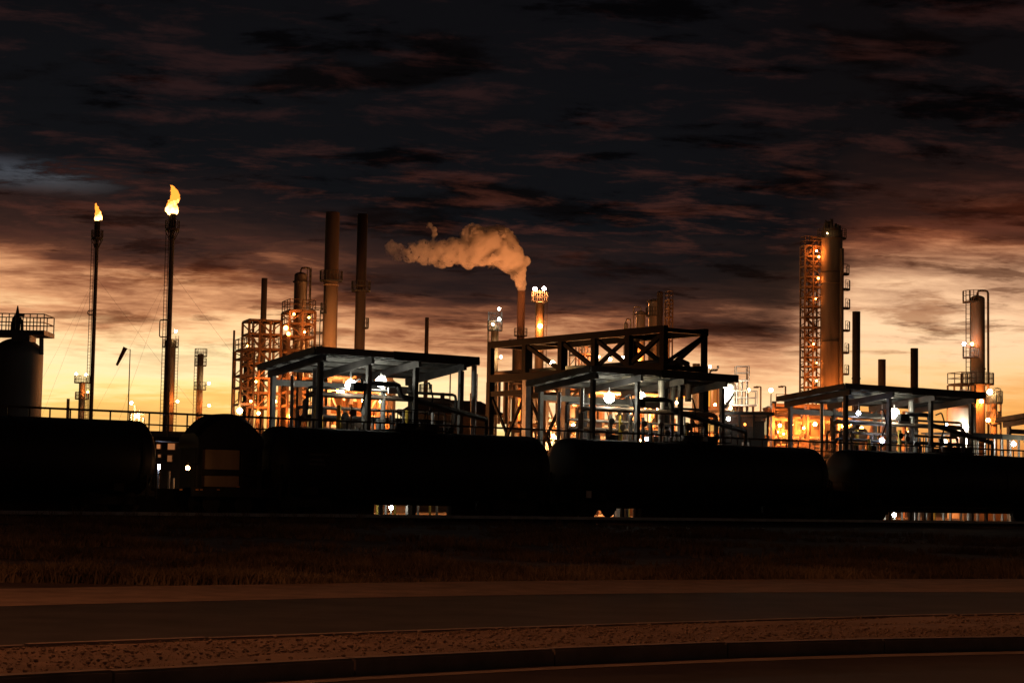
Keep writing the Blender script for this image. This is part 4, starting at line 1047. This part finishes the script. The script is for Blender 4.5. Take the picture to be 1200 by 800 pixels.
pipe_rack(tpar(LP(625, 480, 66)), tpar(LP(800, 480, 66)), 66, [5.5, 9.0, 12.5], 'far pipe rack, deepest in the plant behind the truss bridge', 6, 16, 1300)

def furnace(x0, x1, ytop, Y, dep, label, lamps, seed, mt=RUST):
    rnd = random.Random(seed); c = P((x0 + x1) / 2, ytop, Y); W_ = (x1 - x0) * mpp(Y); h = c.z - GZ
    th = thing('furnace', label, 'furnace', Vector((c.x, Y, GZ)), 'process furnaces')
    box('casing', Vector((c.x, Y, GZ + h / 2)), W_, dep, h, mt, th, 0)
    n = max(3, int(W_ / 1.6))
    for i in range(n + 1):
        xx = c.x - W_ / 2 + W_ * i / n; box('buckstay', Vector((xx, Y - dep / 2 - .1, GZ + h / 2)), .18, .2, h + .1, RUST, th, 0)
        if i < n:
            for z in (.3, .55, .8):
                if rnd.random() < .7: box('peep_door', Vector((xx + W_ / n / 2, Y - dep / 2 - .04, GZ + h * z)), .45, .08, .55, STEEL, th, 0)
    for z in (.42, .68, 1.0): box('girt', Vector((c.x, Y - dep / 2 - .23, GZ + h * z)), W_ + .2, .06, .22, RUST, th, 0)
    bm = bmesh.new(); straight_rail(bm, Vector((c.x - W_ / 2, Y - dep / 2, GZ + h)), Vector((c.x + W_ / 2, Y - dep / 2, GZ + h)), 1.1, 1.4, .06); stuff(bm_obj('railing', bm, RUST, th))
    for x, y, cl_, f, r in lamps: lamp(P(x, y, Y - dep / 2 - 1.2), f, cl_, th, r)
furnace(385, 462, 445, 212, 7, 'broad brown furnace casing behind the canopy beside the dark shed', [(400, 496, SODIUM, 900, .14), (432, 470, SODIUM, 700, .12), (444, 457, WARM, 200, .1), (456, 492, SODIUM, 900, .14)], 1)
furnace(655, 700, 452, 206, 6, 'brown furnace casing low behind the truss bridge', [(662, 462, SODIUM, 1200, .14), (688, 470, SODIUM, 1200, .14), (672, 498, WARM, 900, .14)], 2)
furnace(905, 960, 476, 204, 6, 'brown furnace casing below the stair tower', [(919, 511, SODIUM, 2600, .3), (912, 507, SODIUM, 900, .16), (944, 500, SODIUM, 1300, .16)], 3)
# small vessels in the lit gaps
def drum(x, y, lpx, rpx, Y, label, mt):
    c = P(x, y, Y); L, r = lpx * mpp(Y), rpx * mpp(Y)
    th = thing('drum_vessel', label, 'drum', Vector((c.x, Y, GZ)), 'horizontal drums in the plant')
    bm = bmesh.new(); rings = []; n = 18
    pr = [(-L / 2 + r * .5 * (1 - math.cos(a)), max(.01, r * math.sin(a))) for a in [R_(q) for q in (0, 20, 45, 70, 90)]]; pr += [(-u, q) for u, q in reversed(pr)]
    for u, q in pr: rings.append([bm.verts.new(c + D * u + PP * (q * math.cos(2 * math.pi * j / n)) + UP * (q * math.sin(2 * math.pi * j / n))) for j in range(n)])
    for A, B in zip(rings, rings[1:]):
        for j in range(n): bm.faces.new((A[j], A[(j + 1) % n], B[(j + 1) % n], B[j]))
    bm.faces.new(rings[0][::-1]); bm.faces.new(rings[-1]); bmesh.ops.recalc_face_normals(bm, faces=bm.faces)
    bm_obj('shell', bm, mt, th, smooth=True)
    for u in (-L * .3, L * .3): bar('saddle', c + D * u - UP * (r * .6), Vector((c.x, c.y, GZ)) + D * u, r * 1.4, .3, CONC, th)
    tube('nozzle', c + UP * r * .9, c + UP * (r + .7), .16, mt, th)
drum(690, 498, 34, 7, 140, 'pale drum behind the middle canopy, under the truss', CLAD)
drum(735, 500, 30, 8, 138, 'pale drum behind the second floodlight of the middle canopy', CLAD)
drum(1000, 508, 40, 7, 150, 'pale drum behind the far canopy with one large floodlight', CLAD)
drum(415, 500, 40, 7, 128, 'dull drum behind the canopy beside the dark shed', DULL)
tower(726, 485, 9, 128, 'process_column', 'short white vertical vessel behind the middle canopy lamp', 'column', WHITE, piper=1)
tower(686, 486, 6, 130, 'process_column', 'short pale vertical vessel behind the middle canopy posts', 'column', CLAD, piper=-1)
tower(1004, 503, 5, 128, 'process_column', 'short yellowish vertical vessel under the far canopy', 'column', YELLOW)
tower(1036, 470, 8, 165, 'process_column', 'tan vertical vessel seen under the far canopy roof', 'column', TAN)
tower(1046, 490, 9, 150, 'process_column', 'pale vertical vessel beside the far canopy floodlight', 'column', CREAM)
for i, (x, yt, w) in enumerate(((902, 476, 4), (907, 470, 5), (914, 480, 4), (922, 478, 4))):
    tower(x, yt, w, 175, 'riser_pipe', ('first', 'second', 'third', 'fourth')[i] + ' orange-lit upright pipe counted from the glass cabin towards the stair tower', 'pipe', CLAD, dome=False, group='upright pipes beside the cabin',
          lamps=((908, 506, SODIUM, 1500, .12),) if i == 1 else ())

# ------------------------------------------------------------------ buildings right of the truss
def ochre_building():
    Y = 150; a, b = P(814, 483, Y), P(851, 483, Y); h = a.z - GZ
    th = thing('switch_house', 'ochre-walled switch house with one lit window, beside the glass cabin', 'building', Vector(((a.x + b.x) / 2, Y, GZ)))
    box('wall', Vector(((a.x + b.x) / 2, Y + 2, GZ + h / 2)), b.x - a.x, 4, h, RUST, th, 0)
    p = P(845.5, 484, Y); box('pillar', Vector((p.x, Y - .25, GZ + h / 2)), 7.5 * mpp(Y), .46, h + .2, OCHRE, th, 0)
    p = P(832, 512, Y); box('panel', Vector((p.x, Y - .05, p.z)), 12 * mpp(Y), .1, 26 * mpp(Y), OCHRE, th, 0)
    p = P(832, 500, Y); wf = box('window_frame', Vector((p.x, Y - .06, p.z)), 11 * mpp(Y), .14, 12 * mpp(Y), RUST, th, 0)
    box('window', Vector((p.x, Y - .14, p.z)), 9 * mpp(Y), .04, 10 * mpp(Y), emit('lit window pane', (1, .5, .12), .75), wf, 0)
    box('roof', Vector(((a.x + b.x) / 2, Y + 1.9, GZ + h + .1)), b.x - a.x + .5, 4.6, .2, SHED, th, 0)
    lamp(P(838, 474, Y - 1.5), 160, SODIUM, th, .1); lamp(P(856, 478, Y - 4), 500, SODIUM, th, .1); lamp(P(838, 506, Y - 3), 320, WARM, th, .1)  # last lamp added to brighten the ochre pillar
ochre_building()
def flood_tank():
    Y = 168; th, base, r, top = tower(841, 443, 46, Y, 'storage_tank', 'grey round tank with a glaring white floodlight and stairs on its flank', 'tank', CREAM, lamps=((854, 464, COOL, 2600, .36),), dome=True)
    p0, p1 = P(848, 478, Y - r), P(858, 462, Y - r)
    for k in (0, .8): bar('stair_string', p0 + Vector((0, -k - .3, 0)), p1 + Vector((0, -k - .3, 0)), .08, .22, STEEL, th)
    for i in range(6): q = p0.lerp(p1, (i + .5) / 6); bar('tread', q + Vector((0, -1.1, 0)), q + Vector((0, -.3, 0)), .25, .05, STEEL, th)
    for (xa, xb, y) in ((851, 886, 475), (862, 877, 446)):
        A, B = P(xa, y, Y - 1), P(xb, y, Y - 1); bar('gangway', A, B, 1.2, .16, RUST, th)
        bm = bmesh.new()
        for k in (-.55, .55): straight_rail(bm, A + Vector((0, k, .1)), B + Vector((0, k, .1)), 1.15, 1.0, .06)
        stuff(bm_obj('railing', bm, RUST, th))
        for q in (.15, .5, .9): v = A.lerp(B, q); bar('gangway_leg', Vector((v.x, v.y, GZ)), v - UP * .08, .14, .14, RUST, th)
    q = P(875, 437, Y - 1); bar('mast', Vector((q.x, q.y, P(875, 446, Y - 1).z)), P(874.5, 431, Y - 1), .05, .05, STEEL, th)
    v = P(832, 436, Y); pipe('vent_pipe', [Vector((v.x, Y, top.z - .3)), Vector((v.x, Y, top.z + .7)), Vector((v.x + .7, Y, top.z + .7)), Vector((v.x + .7, Y, top.z + 1.1))], .1, RUST, th)
flood_tank()
def tall_window_bay():
    Y = 160; a, b = P(822, 452, Y), P(842, 482, Y)
    th = thing('burner_house', 'tall narrow house with a glowing yellow window bay beneath the canopy end', 'building', Vector((a.x + .9, Y, GZ)))
    box('wall', Vector(((a.x + b.x) / 2, Y + 1.2, (a.z + GZ) / 2 + .3)), b.x - a.x + .4, 2, a.z - GZ + .6, RUST, th, 0)
    p = P(829, 464, Y); box('window', Vector((p.x, Y + .13, p.z)), 7 * mpp(Y), .08, 24 * mpp(Y), emit('glowing bay', (1, .42, .05), .9), th, 0)
    p = P(838, 465, Y); box('window', Vector((p.x, Y + .13, p.z)), 4 * mpp(Y), .08, 22 * mpp(Y), emit('dim glowing bay', (1, .3, .06), .45), th, 0)
    lamp(P(827, 455.5, Y - .8), 200, WARM, th, .24)
tall_window_bay()
def cabin():
    Y = 140; a, b = P(850, 486, Y), P(900, 487, Y); z0, z1 = GZ, a.z; th = thing('control_cabin', 'dark flat-roofed control cabin with large glass windows', 'cabin', Vector(((a.x + b.x) / 2, Y, GZ)))
    W_ = b.x - a.x; xm = (a.x + b.x) / 2; zs = P(870, 514, Y).z
    box('roof', Vector((xm, Y + 1.8, z1 + .12)), W_ + .8, 4.8, .24, SHED, th, 0)
    box('wall', Vector((xm, Y + 2, (z0 + zs) / 2)), W_, 4, zs - z0, SHED, th, 0)
    box('back_wall', Vector((xm, Y + 3.9, (zs + z1) / 2)), W_, .15, z1 - zs, TAN, th, 0)
    for i in range(4):
        xx = a.x + W_ * i / 3; box('mullion', Vector((xx, Y + .06, (zs + z1) / 2)), .16, .16, z1 - zs, GRIME, th, 0)
        if i < 3: box('window', Vector((xx + W_ / 6, Y + .1, (zs + z1) / 2)), W_ / 3 - .18, .03, z1 - zs - .06, GLASSV, th, 0)
    for k, (x, w_, h_) in enumerate(((858, .9, 1.2), (874, 1.2, 1.0), (889, .8, 1.4))): p = P(x, 512, Y + 2.5); box('desk', Vector((p.x, Y + 2.6, zs + h_ / 2)), w_, .6, h_, GRIME, th, 0)
    p = P(873.5, 522.5, Y)
    nf = box('notice_frame', Vector((p.x, Y - .04, p.z)), 8.5 * mpp(Y), .06, 9 * mpp(Y), WHITE, th, 0); box('notice', Vector((p.x, Y - .085, p.z)), 5 * mpp(Y), .03, 4.5 * mpp(Y), RUST, nf, 0)
    lamp(P(853.5, 490.5, Y - .8), 30, COOL, th, .14); lamp(P(873, 497, Y + 2), 14, SODIUM, th, .1)
MG = bpy.data.materials.new('clear window glass'); MG.use_nodes = True; _b = MG.node_tree.nodes['Principled BSDF']; _b.inputs['Transmission Weight'].default_value = .9; _b.inputs['Roughness'].default_value = .02; _b.inputs['Base Color'].default_value = (.5, .5, .5, 1); _b.inputs['IOR'].default_value = 1.05
GLASSV = MG
cabin()
def lamp_post(x, y, Y, dirn, label):
    a = P(x, y, Y); base = Vector((a.x, Y, GZ)); th = thing('lamp_post', label, 'lamp post', base, 'unlit lamp posts by the cabin')
    tube('pole', base, a, .11, RUST, th, 8, .08); tip = a + Vector((dirn * 5.5 * mpp(Y), 0, 0.02))
    bar('arm', a, tip, .09, .09, RUST, th); box('head', tip - UP * .08, .5, .24, .16, RUST, th, 0)
lamp_post(891.5, 453, 190, -1, 'thin lamp post with a short arm behind the glass cabin')
lamp_post(920.5, 452.5, 190, -1, 'thin lamp post with a short arm behind the corner of the far canopy')
def far_lamps():
    for x, y, lbl in ((903.5, 457, 'pale lamp on a mast beyond the cabin roof'), (876.5, 457, 'pale lamp on a mast beyond the floodlit tank'), (832, 429.5, 'pale lamp on a mast beyond the end of the truss bridge'), (812, 437, 'pale lamp on a mast seen through the truss end bay')):
        Y = 215; p = P(x, y, Y); th = thing('mast_lamp', lbl, 'lamp', Vector((p.x, Y, GZ)), 'lamps on masts deep in the plant')
        tube('mast', Vector((p.x, Y, GZ)), p - UP * .25, .07, RUST, th, 6); lamp(p, 160, WARM, th, .24 if y > 440 else .15)
far_lamps()

def added_gap_house():  # dark box added to cover the bright sky between the cars
    Y = 136; a, b = P(170, 508, Y), P(222, 508, Y); z = a.z; xm = (a.x + b.x) / 2
    th = thing('added_gap_house', 'dark house added to fill the gap beside the round-roofed railcar, with small glowing orange openings', 'building', Vector((xm, Y + 1.5, GZ)))
    box('wall', Vector((xm, Y + 1.5, (z + GZ) / 2)), b.x - a.x, 3, z - GZ, SHED, th, 0); box('roof', Vector((xm, Y + 1.5, z + .1)), b.x - a.x + .4, 3.4, .2, SHED, th, 0)
    for x, y, w_, h_, e in ((186, 523, 4, 5, .5), (201, 523, 8, 7, .35), (199, 537, 5, 7, .2), (187, 534, 3, 3, .25)):
        p = P(x, y, Y); wf = box('window_frame', Vector((p.x, Y - .03, p.z)), (w_ + 2) * mpp(Y), .08, (h_ + 2) * mpp(Y), RUST, th, 0)
        box('window', Vector((p.x, Y - .08, p.z)), w_ * mpp(Y), .04, h_ * mpp(Y), emit('lit opening %g' % e, (1, .36, .12), e), wf, 0)
    for x in (198, 203): p = P(x, 560, Y - 3); tube('standpipe', Vector((p.x, Y - 3, GZ)), Vector((p.x, Y - 3, P(x, 552 if x < 200 else 560, Y - 3).z)), .09, GALV, th, 8)
added_gap_house()

# ------------------------------------------------------------------ yard level: lamps and kit seen under and between the cars
def yard_lamp(x, y, s, c, flux, r, label):
    p = LP(x, y, s); th = thing('yard_lamp', label, 'lamp', Vector((p.x, p.y, GZ)), 'low lamps in the yard behind the train')
    tube('post', Vector((p.x, p.y, GZ)), p - UP * (r + .02), .05, GALV, th, 8); lamp(p, flux, c, th, r)
yard_lamp(186, 546.5, 12, BLUISH, 60, .13, 'bluish white lamp in the gap between the first tank car and the round-roofed railcar')
yard_lamp(458.5, 594.5, 12, COOL, 70, .12, 'white lamp low behind the wheels below the dark shed')
yard_lamp(758, 514, 9, BLUISH, 30, .12, 'bluish lamp at railing height under the middle canopy')
yard_lamp(1048, 603, 12, COOL, 260, .14, 'white lamp at ground level behind the car below the three short stacks')
yard_lamp(720, 593, 13, COOL, 60, .08, 'small white lamp at ground level behind the car with the placard')
def yard_kit(x, y0, y1, w, s, mt, label):
    p, q = LP(x, y0, s), LP(x, y1, s); b = Vector((p.x, p.y, GZ)); th = thing('valve_post', label, 'valve', b, 'valve posts in the yard')
    st = tube('stem', b, Vector((p.x, p.y, p.z)), w, mt, th, 8); c = Vector((p.x, p.y, p.z)); tube('hand_wheel', c - PP * .03, c + PP * .03, w * 2.6, mt, th, 12)
for i, (x, s) in enumerate(((442, 14), (447, 15), (452, 14), (463, 15), (482, 16), (490, 16), (504, 16), (512, 17), (730, 16), (737, 15), (743, 16), (1037, 14), (1042, 15), (1057, 15), (1077, 15), (1095, 16), (1113, 16))):
    yard_kit(x, 588, 600, .07, s, GALV if i % 3 else YELLOW, 'short valve post at ground level seen beneath the ' + ('stencilled tank car' if x < 600 else 'tank car with the pale placard' if x < 900 else 'tank car below the cream tank'))
# orange-lit low wall seen under the last cars
def low_wall():
    a, b = LP(1128, 604, 20), LP(1182, 606, 20); th = thing('bund_wall', 'low orange-lit wall seen under the cars near the picture edge', 'wall', Vector(((a.x + b.x) / 2, (a.y + b.y) / 2, GZ)))
    ta, tb = tpar(a), tpar(b)
    for i in range(6): bar('wall_panel', SQ(ta + (tb - ta) * i / 6 + .01, 20, GZ + .5), SQ(ta + (tb - ta) * (i + 1) / 6 - .01, 20, GZ + .5), .2, 1.1, OCHRE, th)
    lamp(SQ((ta + tb) / 2, 17, 2.6), 130, SODIUM, th, .1); bar('lamp_stand', SQ((ta + tb) / 2, 17, GZ), SQ((ta + tb) / 2, 17, 2.45), .06, .06, STEEL, th)
low_wall()

def plume_flood():  # unseen lamp and mast added to light the steam plume
    p = P(528, 427, 285); aim = P(556, 292, 300); base = Vector((p.x, p.y, GZ)); d = (aim - p).normalized()
    th = thing('added_plume_flood', 'added floodlight mast hidden behind the first canopy roof to brighten the steam', 'floodlight', base)
    tube('mast', base, p - UP * .5, .14, GALV, th, 8, .1)
    bar('head', p - d * .45, p - d * .12, .7, .5, GALV, th)
    L = bpy.data.lights.new('plume_light', 'SPOT'); L.energy = 25000; L.color = (1, .33, .11); L.spot_size = R_(80); L.spot_blend = .5; L.shadow_soft_size = .25
    o = bpy.data.objects.new('plume_light', L); COL.objects.link(o); o.parent = th; o.location = p - base; o.rotation_euler = (-d).to_track_quat('Z', 'Y').to_euler()
plume_flood()

# ------------------------------------------------------------------ steam plume
def plume():
    Y = 300; k = mpp(Y); mb = bmesh.new()
    blobs = [(611, 338, 4.5), (610, 331, 6.5), (608, 323, 8), (606, 315, 9.5), (602, 307, 13), (596, 299, 16), (588, 291, 19), (580, 286, 19.5), (571, 290, 19), (562, 289, 20), (556, 280, 15), (553, 292, 16), (586, 276, 11),
             (545, 296, 14), (536, 296, 13), (527, 297, 12.5), (519, 293, 11), (512, 300, 11), (516, 305, 8), (505, 296, 10), (497, 292, 10), (488, 296, 8.5), (480, 299, 7.5), (473, 296, 6), (466, 300, 6), (459, 290, 7), (457, 286, 4.5), (454, 295, 3.5), (540, 284, 6), (530, 288, 8), (522, 305, 7), (495, 303, 7), (484, 290, 6), (549, 305, 8), (616, 306, 6), (600, 318, 5),
             (508, 284, 4), (509, 276, 3.2), (508, 269, 3.2), (503, 264, 3.4), (461, 297, 5), (470, 291, 5)]
    for x, y, r in blobs:
        bmesh.ops.create_icosphere(mb, subdivisions=3, radius=r * 1.17 * k, matrix=Matrix.Translation(P(x, y, Y)))
    me = bpy.data.meshes.new('p'); mb.to_mesh(me); mb.free()
    o = link('steam_plume', me); rm = o.modifiers.new('r', 'REMESH'); rm.mode = 'VOXEL'; rm.voxel_size = .14
    me2 = bpy.data.meshes.new_from_object(o.evaluated_get(bpy.context.evaluated_depsgraph_get())); bpy.data.objects.remove(o); bpy.data.meshes.remove(me)
    for v in me2.vertices:
        c = Vector(v.co); nrm = Vector(v.normal)
        f = mnoise.fractal(c * .55, .9, 2.1, 5) * .75 + abs(mnoise.noise(c * 1.6)) * .35 - .2
        v.co = c + nrm * f * min(1, max(.35, (P(611, 330, Y).x + 2 - c.x) / 4)) * .95
    M = bpy.data.materials.new('steam'); M.use_nodes = True; t = M.node_tree; t.nodes.clear()
    pv = t.nodes.new('ShaderNodeVolumePrincipled'); pv.inputs['Color'].default_value = (.97, .95, .93, 1); pv.inputs['Anisotropy'].default_value = .15
    gm = t.nodes.new('ShaderNodeNewGeometry'); n = t.nodes.new('ShaderNodeTexNoise'); n.inputs['Scale'].default_value = 1.0; n.inputs['Detail'].default_value = 6; n.inputs['Roughness'].default_value = .62
    t.links.new(gm.outputs['Position'], n.inputs['Vector'])
    mr = t.nodes.new('ShaderNodeMapRange'); t.links.new(n.outputs[0], mr.inputs['Value']); mr.inputs['From Min'].default_value = .30; mr.inputs['From Max'].default_value = .58; mr.inputs['To Min'].default_value = 0; mr.inputs['To Max'].default_value = 2.4
    sx = t.nodes.new('ShaderNodeSeparateXYZ'); t.links.new(gm.outputs['Position'], sx.inputs[0])
    m2 = t.nodes.new('ShaderNodeMapRange'); t.links.new(sx.outputs[0], m2.inputs['Value']); m2.inputs['From Min'].default_value = P(455, 290, Y).x; m2.inputs['From Max'].default_value = P(585, 290, Y).x
    m2.inputs['To Min'].default_value = .12; m2.inputs['To Max'].default_value = 1.0
    mm = t.nodes.new('ShaderNodeMath'); mm.operation = 'MULTIPLY'; t.links.new(mr.outputs[0], mm.inputs[0]); t.links.new(m2.outputs[0], mm.inputs[1])
    t.links.new(mm.outputs[0], pv.inputs['Density'])
    ou = t.nodes.new('ShaderNodeOutputMaterial'); t.links.new(pv.outputs[0], ou.inputs['Volume'])
    me2.materials.clear(); me2.materials.append(M); o = link('steam_plume', me2); o['label'] = 'orange-lit plume of steam drifting from the brown stack'; o['category'] = 'steam'
plume()
